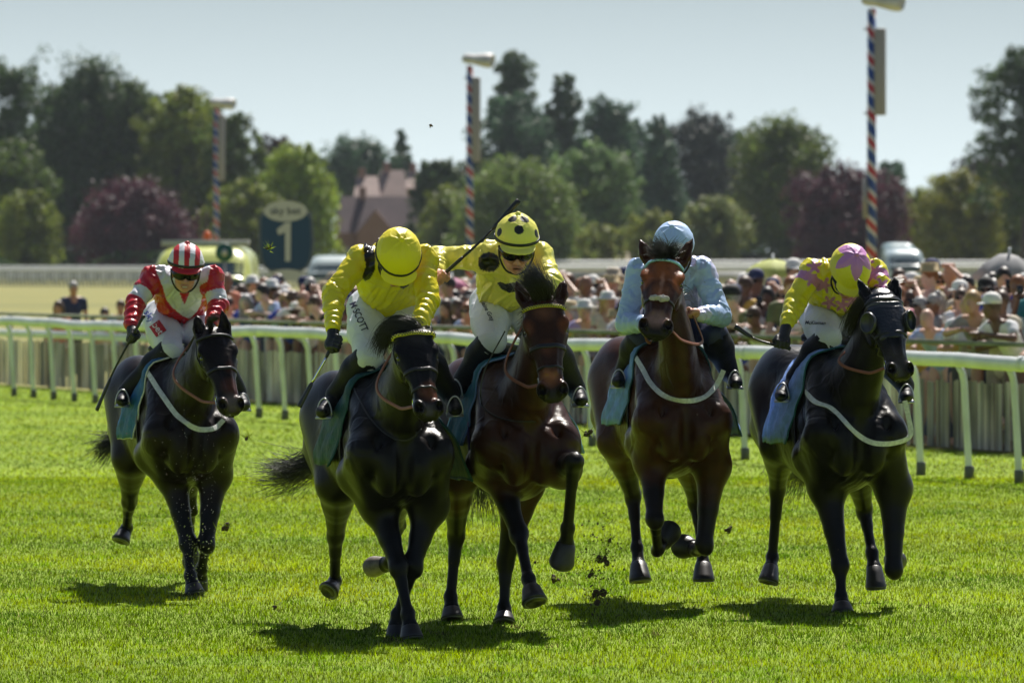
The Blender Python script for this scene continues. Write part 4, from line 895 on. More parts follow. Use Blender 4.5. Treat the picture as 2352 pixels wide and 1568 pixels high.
def grass(name, n, y0, y1, h0, h1, w, label):
    y = 1/(nr.random(n)*(1/y0-1/y1)+1/y1) if False else y0*(y1/y0)**nr.random(n)
    x = (nr.random(n)-.5)*(y*2352/15000+4.4); ok = x < BX(y)-.1; x, y = x[ok], y[ok]; n = len(x)
    P = np.stack([x, y, np.zeros(n)], 1); big = vnoise(np.stack([x*.28, y*.55, y*0], 1)); mid = vnoise(np.stack([x*1.3, y*1.7, y*0+5], 1)); fine = vnoise(np.stack([x*9, y*5, y*0+9], 1))
    band = np.sin(y*1.15+.10*x+vnoise(np.stack([x*.15, y*.2, y*0+2], 1))*1.6)
    h = (h0+(h1-h0)*nr.random(n)**1.5)*(1+.25*fine+.12*mid); an = nr.random(n)*math.pi; wd = w*(.6+.8*nr.random(n))*(y/36)**.6
    tilt = nr.normal(0, .32, (n, 2))*h[:, None]; dx = np.stack([np.cos(an), np.sin(an), np.zeros(n)], 1)*wd[:, None]/2
    V = np.empty((n, 3, 3)); V[:, 0] = P-dx; V[:, 1] = P+dx; V[:, 2] = P+np.concatenate([tilt, h[:, None]], 1)
    t = np.clip(.55+.28*big+.14*mid+.06*fine+.28*band+.07*nr.normal(0, 1, n), 0, 1)[:, None]
    c = A(.125, .25, .002)*(1-t)+A(.43, .56, .002)*t; cl = vnoise(np.stack([x*3.1, y*2.2, y*0+30], 1)) > .52; h[cl] *= 1.0; c[cl] *= A(.62, .78, .8); yel = vnoise(np.stack([x*.9, y*.6, y*0+40], 1)) > .35; c[yel] *= A(1.12, 1.0, 1); dry = nr.random(n) < .03; c[dry] = (.46, .42, .16)
    for dx_, dy_, dr_ in SCUFF:
        dd = np.hypot((x-dx_)/1.0, (y-dy_)/1.9)/dr_+.35*vnoise(np.stack([x*14, y*8, y*0+7], 1)); m_ = dd < 1; h[m_] *= .45; c[m_] = A(.10, .075, .035)*(.6+.9*nr.random((m_.sum(), 1))); dk = nr.random(n) < .05; c[dk] *= .4
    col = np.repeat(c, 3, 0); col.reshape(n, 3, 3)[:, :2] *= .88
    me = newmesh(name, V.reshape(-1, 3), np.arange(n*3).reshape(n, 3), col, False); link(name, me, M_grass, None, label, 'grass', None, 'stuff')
grass('grass', 680000, 29.5, 62, .018, .038, .0056, 'mown grass of the race course in front of the running rail')
grass('far_grass', 230000, 60, 108, .016, .032, .009, 'mown grass beyond the horses beside the running rail')
# ------------------------------------------------------------ running rail
M_pvc = mat('white plastic rail', (.72, .74, .72), .36, noise=(2.2, .74, 1.06)); M_joint = mat('rail joint plastic', (.58, .60, .58), .5); M_sock = mat('grey rail socket', (.10, .10, .10), .7)
R0, R1 = A(-7.72, 98.5, 0), A(4.31, 61.2, 0); rd = nrm(R1-R0); rn_ = A(rd[1], -rd[0], 0); rn_ = -rn_ if rn_[0] < 0 else rn_
LR_ = np.linalg.norm(R1-R0)
rail = empty('running_rail', R1, 'white plastic running rail with curved legs along the near side of the crowd fence', 'rail')
mb = MB(); pts = [R0+rd*s+A(0, 0, 1.13+.012*math.sin(s*.9)+.008*math.sin(s*2.3)) for s in np.arange(-6, LR_+9, .8)]; mb.tube(pts, .066, 14, up=A(0, 0, 1), flat=(1.05, .8)); mb.part('rail', M_pvc, rail)
s = -4.6; k = 0
while s < LR_+8:
    b0 = R0+rd*s; mb = MB(); mb.tube(spline([b0+rn_*.13, b0+rn_*.11+A(0, 0, .4), b0+rn_*.085+A(0, 0, .8), b0+rn_*.07+A(0, 0, .98), b0+rn_*.02+A(0, 0, 1.08)], 14), .034, 10, up=A(1, 0, 0)); leg = mb.part('leg', M_pvc, rail)
    if k % 3 == 0: q = R0+rd*(s+.4); mb = MB(); mb.tube([q+A(0, 0, 1.13+.012*math.sin((s+.4)*.9))+rd*u_ for u_ in (-.06, -.055, .055, .06)], [.064, .071, .071, .064], 14, up=A(0, 0, 1), flat=(1.05, .8)); mb.part('joint_sleeve', M_joint, rail)
    k += 1
    mb = MB(); mb.lathe([(.047, 0), (.047, .13), (.042, .14), (.001, .141)], b0+rn_*.13+A(0, 0, -.01), n=10); mb.part('socket', M_sock, leg); s += 1.24
# ------------------------------------------------------------ crowd fence
M_pick = mat('weathered pickets', (.50, .45, .39), .85, vc=True, noise=(1.3, .45, 1.5, (2.2, 2.2, .8)))
M_pickp = mat('fence post wood', (.34, .30, .26), .85, noise=(4, .6, 1.2)); M_rustrail = mat('weathered fence rail', (.20, .21, .16), .8, noise=(3, .6, 1.3))
F0, F1 = A(BX(112), 112, 0), A(BX(60), 60, 0); fd = nrm(F1-F0); fn = A(-fd[1], fd[0], 0); fn = -fn if fn[0] < 0 else fn; LF = np.linalg.norm(F1-F0)
fence = empty('picket_fence', F1, 'weathered grey picket fence with a wooden top rail in front of the spectators', 'fence')
mb = MB(); mb.box((F0+F1)/2+A(0, 0, 1.17)-fn*.0, (LF, .09, .05), np.array([fd, fn, A(0, 0, 1)]).T); mb.part('top_rail', M_rustrail, fence)
mb = MB(); mb.box(F0+fd*8+A(0, 0, .86)-fn*.020, (16, .03, .12), np.array([fd, fn, A(0, 0, 1)]).T); mb.part('white_board', M_pvc, fence)
mb = MB(); x = 0; pc = []
while x < LF:
    hgt = .70+.04*rnd.random(); c = F0+fd*x; w_ = rnd.uniform(.045, .075); mb.box(c+A(0, 0, .03+hgt/2), (w_, .018, hgt), np.array([fd, fn, A(0, 0, 1)]).T)
    tn = (.62+.5*vnoise(A(x*.9, 3, 1)[None])[0]+rnd.uniform(-.3, .35)); cc_ = A(*rnd.choice([(.56, .51, .45), (.62, .56, .48), (.50, .48, .45), (.55, .47, .39)]))*max(tn, .38); pc += [cc_]*8; x += w_+rnd.choice([.02, .03, .05, .08, .12])
V_, F_ = mb.out(); part('pickets', V_, F_, M_pick, fence, col=np.array(pc), smooth=False)
for x in np.arange(.6, LF, 2.4):
    mb = MB(); mb.box(F0+fd*x+fn*.06+A(0, 0, .575), (.07, .07, 1.15), np.array([fd, fn, A(0, 0, 1)]).T); mb.part('post', M_pickp, fence, smooth=False)
# ------------------------------------------------------------ spectators
BANKR = lambda t: -.06+.64*np.clip((t-.42)/.5, 0, 1)       # low bank the rows stand on, higher towards the right
bv = []; NB = 16
for i in range(NB+1):
    t = i/NB
    for off, hh in ((.5, 0), (1.1, .35), (3.4, 1), (9, 1), (13, 0)):
        p = F0+(F1-F0)*(.22+t*.95)+fn*off; bv.append((p[0], p[1], .002+hh*BANKR(.22+t*.95)))
link('bank', newmesh('bank', bv, [(i*5+j, i*5+j+1, (i+1)*5+j+1, (i+1)*5+j) for i in range(NB) for j in range(4)]), bpy.data.materials['dry grass'], kind='structure')
M_oc = mat('clothing', (.5, .5, .5), .8, oc=True, noise=(9, .75, 1.15)); M_osk = mat('spectator skin', (.5, .3, .2), .5, oc=True, noise=(12, .9, 1.1)); M_ohair = mat('hair', (.1, .1, .1), .5, oc=True, noise=(50, .6, 1.3)); M_phone = mat('phone', (.02, .02, .025), .2)  # skin and clothing take each figure's own object colour, varied by noise
def person_proto(pose, fem):
    """facing -Y, standing at the origin, 1.75 m; returns meshes of body, top and trousers"""
    lean = pose == 'lean'; hd = A(0, -.34, 1.47) if lean else A(0, -.02, 1.64)
    nk = A(0, -.25, 1.32) if lean else A(0, 0, 1.47); hp = A(0, .06, .92) if lean else A(0, 0, .93); sh = .165 if fem else .19
    X, Y, Z = A(1, 0, 0), A(0, 1, 0), A(0, 0, 1); ax = nrm(nk-hp); fr = np.cross(ax, X)
    arms = []
    for s in (-1, 1):
        a = nk+X*s*sh-ax*.06
        if lean: e = A(s*.30, -.30, 1.16); w = A(s*.06, -.50, 1.20)
        elif pose == 'phone': e = A(s*.24, -.18, 1.22); w = A(s*.06, -.36, 1.50)
        elif pose == 'shade' and s > 0: e = A(.36, -.16, 1.52); w = A(.09, -.13, 1.70)
        elif pose == 'fold': e = A(s*.25, -.08, 1.12); w = A(-s*.08, -.22, 1.18)
        else: e = A(s*.24, .02, 1.15); w = A(s*.23, -.12, .93)
        arms.append((a, e, w))
    S = SDF(); S.ell(hd, (X, Z, Y), (.075, .105, .095), .02); S.ell(hd+A(0, -.03, -.07), (X, Z, Y), (.05, .05, .05), .03); S.cap(hd+A(0, -.09, -.01), hd+A(0, -.11, -.035), .010, .014, .01)
    for s in (-1, 1): S.ell(hd+A(s*.03, -.095, .01), (X, Z, Y), (.016, .010, .01), .01, 's'); S.ell(hd+A(s*.078, 0, -.01), (X, Z, Y), (.01, .03, .018), .01)
    S.cap(nk-ax*.04, hd+A(0, .01, -.06), .055, .052, .03); S.cap(nk-X*sh*.7-ax*.03, nk+X*sh*.7-ax*.03, .055, .055, .04); S.cap(nk-ax*.1, hp, .10, .10, .05)
    for a, e, w in arms: S.cap(a, e, .046, .038, .02); S.cap(e, w, .038, .026, .02); S.ell(w+nrm(w-e)*.05, (nrm(w-e), X, Z), (.055, .034, .03), .02)
    for s in (-1, 1): S.cap(A(s*.09, 0, .85), A(s*.10, 0, .08), .07, .045, .03); S.cap(A(s*.10, .03, .05), A(s*.11, -.13, .04), .04, .035, .02)
    out = [S.build(.017)]
    S = SDF(); S.ell(nk-ax*.16, (X, ax, fr), (sh-.01, .15, .11), .05); S.cap(nk-ax*.25, hp, .135, .15, .06, sq=(fr, 1.25)); S.cap(nk-X*sh*.8-ax*.04, nk+X*sh*.8-ax*.04, .062, .062, .04)
    for a, e, w in arms: S.cap(a, a+(e-a)*(.45 if not fem else .18), .064, .058, .02)
    if fem: S.cap(nk+A(0, -.03, .02), nk+A(0, -.05, -.06), .07, .06, .02, 's')
    out.append(S.build(.017))
    S = SDF(); S.ell(hp, (X, Z, Y), (.165, .13, .12), .04)
    for s in (-1, 1): S.cap(A(s*.09, hp[1], .88), A(s*.10, .01, .14), .088, .062, .03)
    out.append(S.build(.022)); return out, hd
PROT = {}
for pose in ('lean', 'phone', 'shade', 'fold', 'stand'):
    for fem in (0, 1):
        ms, hd = person_proto(pose, fem); PROT[pose, fem] = ([newmesh('figure', v, q) for v, q in ms], hd)
        for me, m in zip(PROT[pose, fem][0], (M_osk, M_oc, M_oc)): me.materials.append(m)
def headgear(kind):
    X, Y, Z = A(1, 0, 0), A(0, 1, 0), A(0, 0, 1); S = SDF()
    if kind in ('short', 'long', 'bun'):
        S.ell(A(0, .012, .028), (X, Z, Y), (.088, .102, .104), .02); S.ell(A(0, -.12, -.045), (X, Z, Y), (.075, .085, .08), .015, 's')
        if kind == 'short': S.cap(A(0, 0, -.12), A(0, .1, -.16), .085, .085, .02, 's')
        if kind == 'long':
            for s in (-1, 1): S.cap(A(s*.075, .02, 0), A(s*.085, .03, -.24), .035, .028, .03)
            S.cap(A(0, .07, 0), A(0, .08, -.26), .06, .06, .04)
        if kind == 'bun': S.ell(A(0, .06, .13), (X, Z, Y), (.045, .04, .045), .02); S.cap(A(0, 0, -.12), A(0, .1, -.16), .085, .085, .02, 's')
        return S.build(.013)
    mb = MB(); n = 18
    if kind == 'cap': mb.lathe([(.098, .0), (.099, .03), (.085, .085), (.045, .115), (.005, .122)], A(0, 0, .015), n=n, sq=1.1); mb.tube([A(0, -.07, .02), A(0, -.13, .018), A(0, -.175, .008)], [.072, .070, .035], 10, up=Z, flat=(.12, 1.05))
    elif kind == 'sunhat': mb.lathe([(.19, -.01), (.195, .0), (.10, .022), (.096, .07), (.07, .105), (.005, .115)], A(0, 0, .025), n=n, sq=1.05)
    elif kind == 'straw': mb.lathe([(.145, .002), (.15, .012), (.098, .020), (.094, .10), (.085, .108), (.005, .104)], A(0, 0, .025), n=n, sq=1.08)
    elif kind == 'glasses':
        for s in (-1, 1): mb.lathe([(.001, -.006), (.026, -.004), (.028, 0), (.024, .005), (.001, .006)], A(s*.034, -.100, .004), ax=(s*.25, -1, 0), n=10, sq=.8)
        mb.box(A(0, -.104, .010), (.03, .008, .008)); mb.box(A(.075, -.05, .01), (.006, .10, .008)); mb.box(A(-.075, -.05, .01), (.006, .10, .008))
    elif kind == 'phone': mb.box(A(0, 0, 0), (.078, .010, .155))
    return mb.out()
GEAR = {}
for kd in ('short', 'long', 'bun', 'cap', 'sunhat', 'straw', 'glasses', 'phone'):
    v, q = headgear(kd); GEAR[kd] = newmesh(kd, v, q); GEAR[kd].materials.append({'glasses': M_gog, 'phone': M_phone}.get(kd, M_ohair if kd in ('short', 'long', 'bun') else M_oc))
SH = {'white': (.72, .72, .74), 'cream': (.62, .55, .42), 'navy': (.02, .03, .09), 'black': (.012, .012, .014), 'pale blue': (.32, .42, .66), 'pink': (.62, .24, .30), 'mustard': (.50, .30, .04), 'red': (.45, .03, .04), 'olive': (.12, .13, .05), 'teal': (.03, .22, .24), 'grey': (.22, .22, .24), 'lilac': (.36, .30, .55), 'coral': (.60, .20, .12), 'brown': (.12, .06, .035), 'royal blue': (.03, .06, .38), 'lemon': (.62, .58, .16)}
HC = {'dark': (.015, .01, .008), 'brown': (.07, .035, .018), 'blond': (.36, .23, .09), 'ginger': (.22, .075, .02), 'grey': (.32, .31, .30)}
HATC = {'white': (.74, .73, .70), 'straw': (.48, .37, .20), 'navy': (.02, .03, .10), 'black': (.015, .015, .015), 'beige': (.45, .38, .28), 'red': (.4, .03, .03)}
ANCH = [(640, 'behind the farthest left horse'), (730, 'under the green number sign'), (840, 'left of the bowed yellow rider'), (960, 'behind the bowed yellow rider'), (1080, 'under the outstretched yellow arm'), (1200, 'behind the spotted rider'), (1310, 'behind the dark bay head'), (1420, 'between the dark bay and bright bay'), (1560, 'behind the pale blue rider'), (1690, 'right of the pale blue rider'), (1800, 'under the lemon parasol'), (1950, 'behind the pink starred rider'), (2100, 'behind the blinkered horse'), (2220, 'right of the blinkered horse'), (2310, 'beside the grey umbrella'), (9999, 'at the right picture edge')]
ROWS = ['leaning on fence', 'second row', 'third row', 'fourth row', 'back row']
used = set(); npers = 0
def spectator(p, rot, pose, fem, scale, shirt, hair, hk, hat, gl, phone, label, group, skin, dark=False):
    LASTROT[0] = rot; ms, hd = PROT[pose, fem]; r = empty('person', p, label, 'person', group); r.rotation_euler[2] = rot; r.scale = (scale,)*3
    b = link('body', ms[0], None, r); b.color = (*skin, 1); t = link('top', ms[1], None, r); t.color = (*SH[shirt], 1)
    q = link('trousers', ms[2], None, r); q.color = (*rnd.choice([(.03, .04, .09), (.05, .05, .05), (.35, .30, .22), (.10, .12, .2), (.5, .5, .5)]), 1)
    if hk != 'bald': g = link('hair', GEAR[hk], None, r); g.location = tuple(hd); g.color = (*HC[hair], 1)
    if hat: g = link('hat', GEAR[hat[1]], None, r); g.location = tuple(hd+A(0, .005, .03)); g.color = (*HATC[hat[0]], 1)
    if gl: g = link('sunglasses', GEAR['glasses'], None, r); g.location = tuple(hd)
    if phone:
        c_, s_ = math.cos(rot), math.sin(rot); lp = A(0, -.42, 1.56)*scale; g = link('phone', GEAR['phone'], None, None, 'dark phone held up by ' + label.split(',')[0].replace('person', 'the spectator').replace(' with', ',')[:60], 'phone', 'phones held up by spectators'); g.location = (p[0]+lp[0]*c_-lp[1]*s_, p[1]+lp[0]*s_+lp[1]*c_, p[2]+lp[2]); g.rotation_euler = (.2, 0, rot)
PHL = set(); nph = 0; LASTROT = [0]
for row in range(5):
    x = .5+rnd.random()*.3
    while x < LF:
        base = F0+fd*x+fn*(.52+row*.56+rnd.uniform(-.1, .1)); px = CX+base[0]/base[1]*FPX
        sp = rnd.uniform(.40, .54) if row < 3 else rnd.uniform(.46, .72); x += sp
        if px < 515 or px > 2420 or npers > 292: continue
        t = x/LF; bz_ = BANKR(t)*np.interp(.52+row*.56, [.5, 1.1, 3.4], [0, .35, 1])
        fem = int(rnd.random() < .55); pose = rnd.choice(['lean', 'lean', 'lean', 'fold']) if row == 0 else rnd.choice(['stand', 'fold', 'phone', 'shade', 'stand'])
        anch = next(a for l_, a in ANCH if px < l_); scale = rnd.uniform(.88, 1.0) if fem else rnd.uniform(.95, 1.09)
        if row in (1, 2): scale *= .97
        for _ in range(60):
            shirt = rnd.choice([q for q in SH if q not in ('red', 'coral') or rnd.random() < .4]+['white', 'white', 'white', 'white', 'black', 'navy', 'cream', 'cream', 'pale blue', 'grey']); hair = rnd.choice(['dark', 'brown', 'brown', 'blond', 'ginger', 'grey']); hk = rnd.choice(['long', 'long', 'bun', 'short']) if fem else rnd.choice(['short', 'short', 'short', 'bald'])
            hat = None
            if rnd.random() < .36: hat = rnd.choice([('white', 'cap'), ('navy', 'cap'), ('black', 'cap'), ('straw', 'straw'), ('white', 'sunhat'), ('beige', 'sunhat'), ('straw', 'sunhat'), ('white', 'cap'), ('navy', 'cap'), ('white', 'sunhat')])
            if hat and hk == 'bun': hk = 'long'
            if hat: look = ('%s %s' % hat).replace('straw straw', 'straw hat').replace('sunhat', 'sun hat')
            else: look = 'bald head' if hk == 'bald' else ('%s %s hair' % (hk, hair) if hk != 'bun' else '%s hair bun' % hair)
            lab = '%s top, %s, %s %s' % (shirt, look, ROWS[row], anch)
            if len(lab.split()) <= 16 and lab not in used: break
        used.add(lab); sk = rnd.choice([(.55, .33, .24), (.50, .28, .20), (.60, .40, .31), (.42, .24, .16), (.52, .28, .20), (.14, .07, .045)] if rnd.random() < .9 else [(.20, .10, .06)])
        ph = pose == 'phone'
        if ph and (shirt, look, row) in PHL: ph = False
        PHL.add((shirt, look, row))
        spectator((base[0], base[1], bz_), rnd.uniform(-1.25, .25), pose, fem, scale, shirt, hair, hk, hat, rnd.random() < .35, False, lab, 'spectators behind the picket fence', sk); npers += 1
        if ph and nph < 24:
            L_ = 'phone held up by %s spectator, %s' % (look, anch)
            if L_ not in PHL:
                PHL.add(L_); nph += 1; rt = LASTROT[0]; c_, s_ = math.cos(rt), math.sin(rt); lx, ly = 0, -.43*scale
                g = link('phone', GEAR['phone'], None, None, L_, 'phone', 'phones held up by spectators'); g.location = (base[0]-ly*s_, base[1]+ly*c_, bz_+1.56*scale); g.rotation_euler = (.2, 0, rt)
print('people', npers)
for k_, (px, py, Y, pose, fem, shirt, hair, hk, hat, lab) in enumerate([
    (168, 662, 116, 'stand', 0, 'navy', 'grey', 'short', None, 'grey haired spectator in navy standing apart at the far left beyond the rail'),
    (135, 706, 115, 'stand', 1, 'coral', 'brown', 'long', None, 'long haired spectator in coral beside the grey haired one at far left'),
    (240, 722, 121, 'fold', 0, 'white', 'dark', 'short', None, 'dark haired spectator in white, right of the pair at far left'),
    (278, 704, 120, 'fold', 0, 'pale blue', 'brown', 'short', None, 'spectator in pale blue directly left of the red and white rider'),
    (305, 716, 118, 'stand', 0, 'black', 'dark', 'short', None, 'spectator in black beside the arm of the red and white rider')]):
    p = AT(px, py, Y); z = p[2]-1.64; spectator((p[0], p[1], z if z > -.6 else -.6), .3*(-1)**k_, pose, fem, 1, shirt, hair, hk, hat, False, False, lab, 'spectators standing apart on the left', (.42, .22, .14))
# ------------------------------------------------------------ parasols
def parasol(px, py, Y, r, h, colr, label, tilt=(0, 0)):
    p = AT(px, py, Y); root = empty('parasol', (p[0], p[1], 0), label, 'parasol'); ax = nrm(A(tilt[0], tilt[1], 1)); m = mat('parasol fabric', colr, .7, noise=(3, .9, 1.05), trans=.35); n = 8
    top = A(*p); a = nrm(np.cross(ax, A(0, 1, .1))); b = np.cross(ax, a); V = [top]; Fc = []
    for j, (f, d) in enumerate([(.33, .12), (.66, .42), (1, .95)]):
        for k in range(n*4):
            th = 2*math.pi*k/(n*4); sc_ = 1-.10*abs(math.sin(th*n/2))*f; V.append(top-ax*h*d*(1+.0*sc_)+(a*math.cos(th)+b*math.sin(th))*r*f*sc_)
    N4 = n*4
    Fc = [(0, 1+k, 1+(k+1) % N4) for k in range(N4)]+[(1+j*N4+k, 1+(j+1)*N4+k, 1+(j+1)*N4+(k+1) % N4, 1+j*N4+(k+1) % N4) for j in range(2) for k in range(N4)]
    o = part('canopy', np.array(V), Fc, m, root); so = o.modifiers.new('t', 'SOLIDIFY'); so.thickness = .008
    mb = MB(); mb.tube([top+ax*.07, A(top[0]-ax[0]*(top[2]-.02), top[1]-ax[1]*(top[2]-.02), .0)], .018, 8); mb.part('pole', M_pvc, root)
    for k in range(n):
        th = 2*math.pi*k/n; mb = MB(); mb.tube([top-ax*.02, top-ax*h*.44-ax*.01+(a*math.cos(th)+b*math.sin(th))*r*.64, top-ax*h*.96-ax*.012+(a*math.cos(th)+b*math.sin(th))*r*.97], .006, 5); mb.part('rib', M_shoe, root)
parasol(1775, 594, 84, .42, .24, (.55, .60, .18), 'lemon yellow parasol held above the crowd left of the pink starred rider')
parasol(1037, 636, 92, .26, .16, (.60, .22, .36), 'small pink parasol in the crowd under the outstretched yellow arm')
parasol(2318, 582, 76, .42, .34, (.42, .42, .43), 'grey umbrella over the crowd at the right picture edge', (.10, -.25))
# ------------------------------------------------------------ trees
M_bark = mat('bark', (.10, .08, .06), .9, noise=(2, .6, 1.3))
def leafmat(col):
    m = bpy.data.materials.new('foliage'); m.use_nodes = True; nt = m.node_tree; b = nt.nodes['Principled BSDF']; b.inputs['Roughness'].default_value = .55; b.inputs['Specular IOR Level'].default_value = .3
    a = nt.nodes.new('ShaderNodeAttribute'); a.attribute_name = 'Col'; t = nt.nodes.new('ShaderNodeBsdfTranslucent'); ms = nt.nodes.new('ShaderNodeMixShader'); ms.inputs[0].default_value = .38
    nt.links.new(a.outputs['Color'], b.inputs['Base Color']); nt.links.new(a.outputs['Color'], t.inputs[0]); nt.links.new(b.outputs[0], ms.inputs[1]); nt.links.new(t.outputs[0], ms.inputs[2]); nt.links.new(ms.outputs[0], nt.nodes['Material Output'].inputs[0]); return m
M_leaf = leafmat(None)
def tree(name, label, cat, px, w, top, bot, Y, col, shape='round', n=5200, leaf=.42, gap=0, lobes=16, seed=0, group='trees beyond the race course'):
    r = np.random.default_rng(abs(int(px*7+top+seed))+1); sc_ = Y/FPX; W = w*sc_/2; z1 = CH-(top-HY)*sc_; z0 = max(CH-(bot-HY)*sc_, .6); H_ = z1-z0; X = (px-CX)*sc_
    root = empty(name, (X, Y, 0), label, cat, group)
    def rad(u):     # crown half width at relative height u
        if shape == 'cone': return (1-u)**.75*.95+.08
        if shape == 'column': return .55+.45*math.sin(math.pi*min(1, u*1.05))*(1-.35*u)
        if shape == 'dome': return math.sqrt(max(0, 1-(u)**2.2))
        if shape == 'willow': return .95-.25*u**3
        return math.sqrt(max(0.02, 1-(u*1.75-.77)**2)) if u > .44 else 1-.15*((.44-u)/.44)**2
    C = []; lobes = 34; W *= 1.30; n = int(n*2.6)
    for i in range(lobes):
        u = (i+.5)/lobes; u = u**.85; R = W*rad(u); rl = min(R*.68+.2, W*.55)*r.uniform(.65, 1.0); rl = max(rl, W*.14); th = i*2.399+r.normal(0, .3); rr = max(R-rl*.85, 0)*(1 if i % 4 else .3)
        if shape == 'willow' and r.random() < .5: rl *= .7
        C.append((A(rr*math.cos(th), rr*math.sin(th)*.8, min(z0+H_*u, z1-rl*.75)), rl))
    C.append((A(r.normal(0, W*.08), 0, z1-W*.24), W*.25)); P = []; Nn = []
    wt = np.array([c[1]**2 for c in C]); wt /= wt.sum()
    for (c, rl), k in zip(C, (wt*n).astype(int)):
        m = max(4, k//40); dirs = r.normal(0, 1, (m, 3)); dirs /= np.linalg.norm(dirs, axis=1, keepdims=True); sub = c+dirs*rl*r.uniform(.55, 1.0, (m, 1)); sr = rl*r.uniform(.22, .50, (m, 1))
        i = r.integers(0, m, k); q = r.normal(0, 1, (k, 3)); q /= np.linalg.norm(q, axis=1, keepdims=True); q2 = sub[i]+q*sr[i]*r.random((k, 1))**.5*A(1, 1, 1.0 if shape != 'willow' else 1.9); P.append(q2); Nn.append(nrm_rows(q2-c)*.6+q*.6)
    P = np.concatenate(P); Nn = np.concatenate(Nn)
    if gap: ok = vnoise(P*gap+seed) < .30; P, Nn = P[ok], Nn[ok]
    ok = P[:, 2] > .3; P, Nn = P[ok], Nn[ok]; k = len(P); Nn = nrm_rows(Nn+r.normal(0, .55, (k, 3))); u = nrm_rows(np.cross(Nn, r.normal(0, 1, (k, 3)))); v = np.cross(Nn, u); s_ = leaf*r.uniform(.55, 1.25, (k, 1)); 
    V = np.stack([P-u*s_*.5, P+v*s_*.32, P+u*s_*.5, P-v*s_*.32], 1).reshape(-1, 3)
    c_ = np.array(col)*(1+.30*vnoise(P/W*2.2+seed)[:, None]+.22*r.normal(0, 1, (k, 1))); c_ = np.clip(c_*1.15, .004, 1); c_[:, 1] *= 1+.08*r.normal(0, 1, k)
    me = newmesh('crown', V, np.arange(k*4).reshape(k, 4), np.repeat(np.clip(c_, .003, 1), 4, 0), False); link('crown', me, M_leaf, root)
    mb = MB(); tr = max(.12, W*.075); mb.tube([A(0, 0, -.2), A(.02*W, 0, z0*.6+.3), A(-.03*W, 0, z0+H_*.45), A(0, 0, z0+H_*.8)], [tr*1.35, tr, tr*.6, tr*.2], 9)
    for i in range(0, len(C), 3):
        c, rl = C[i]; b0 = A(0, 0, max(.5, min(c[2]*.55, z0+H_*.4))); mb.tube([b0, (b0+c)/2+A(0, 0, -.05*H_), c], [tr*.45, tr*.3, tr*.1], 6)
    V, F_ = mb.out(); part('trunk', V+np.array(root.location), F_, M_bark, root)
    return root
def nrm_rows(v): return v/(np.linalg.norm(v, axis=-1, keepdims=True)+1e-9)
G1, G2, G3, G4, PU, BL = (.085, .130, .022), (.17, .21, .025), (.26, .34, .035), (.055, .095, .028), (.065, .018, .030), (.055, .110, .055)
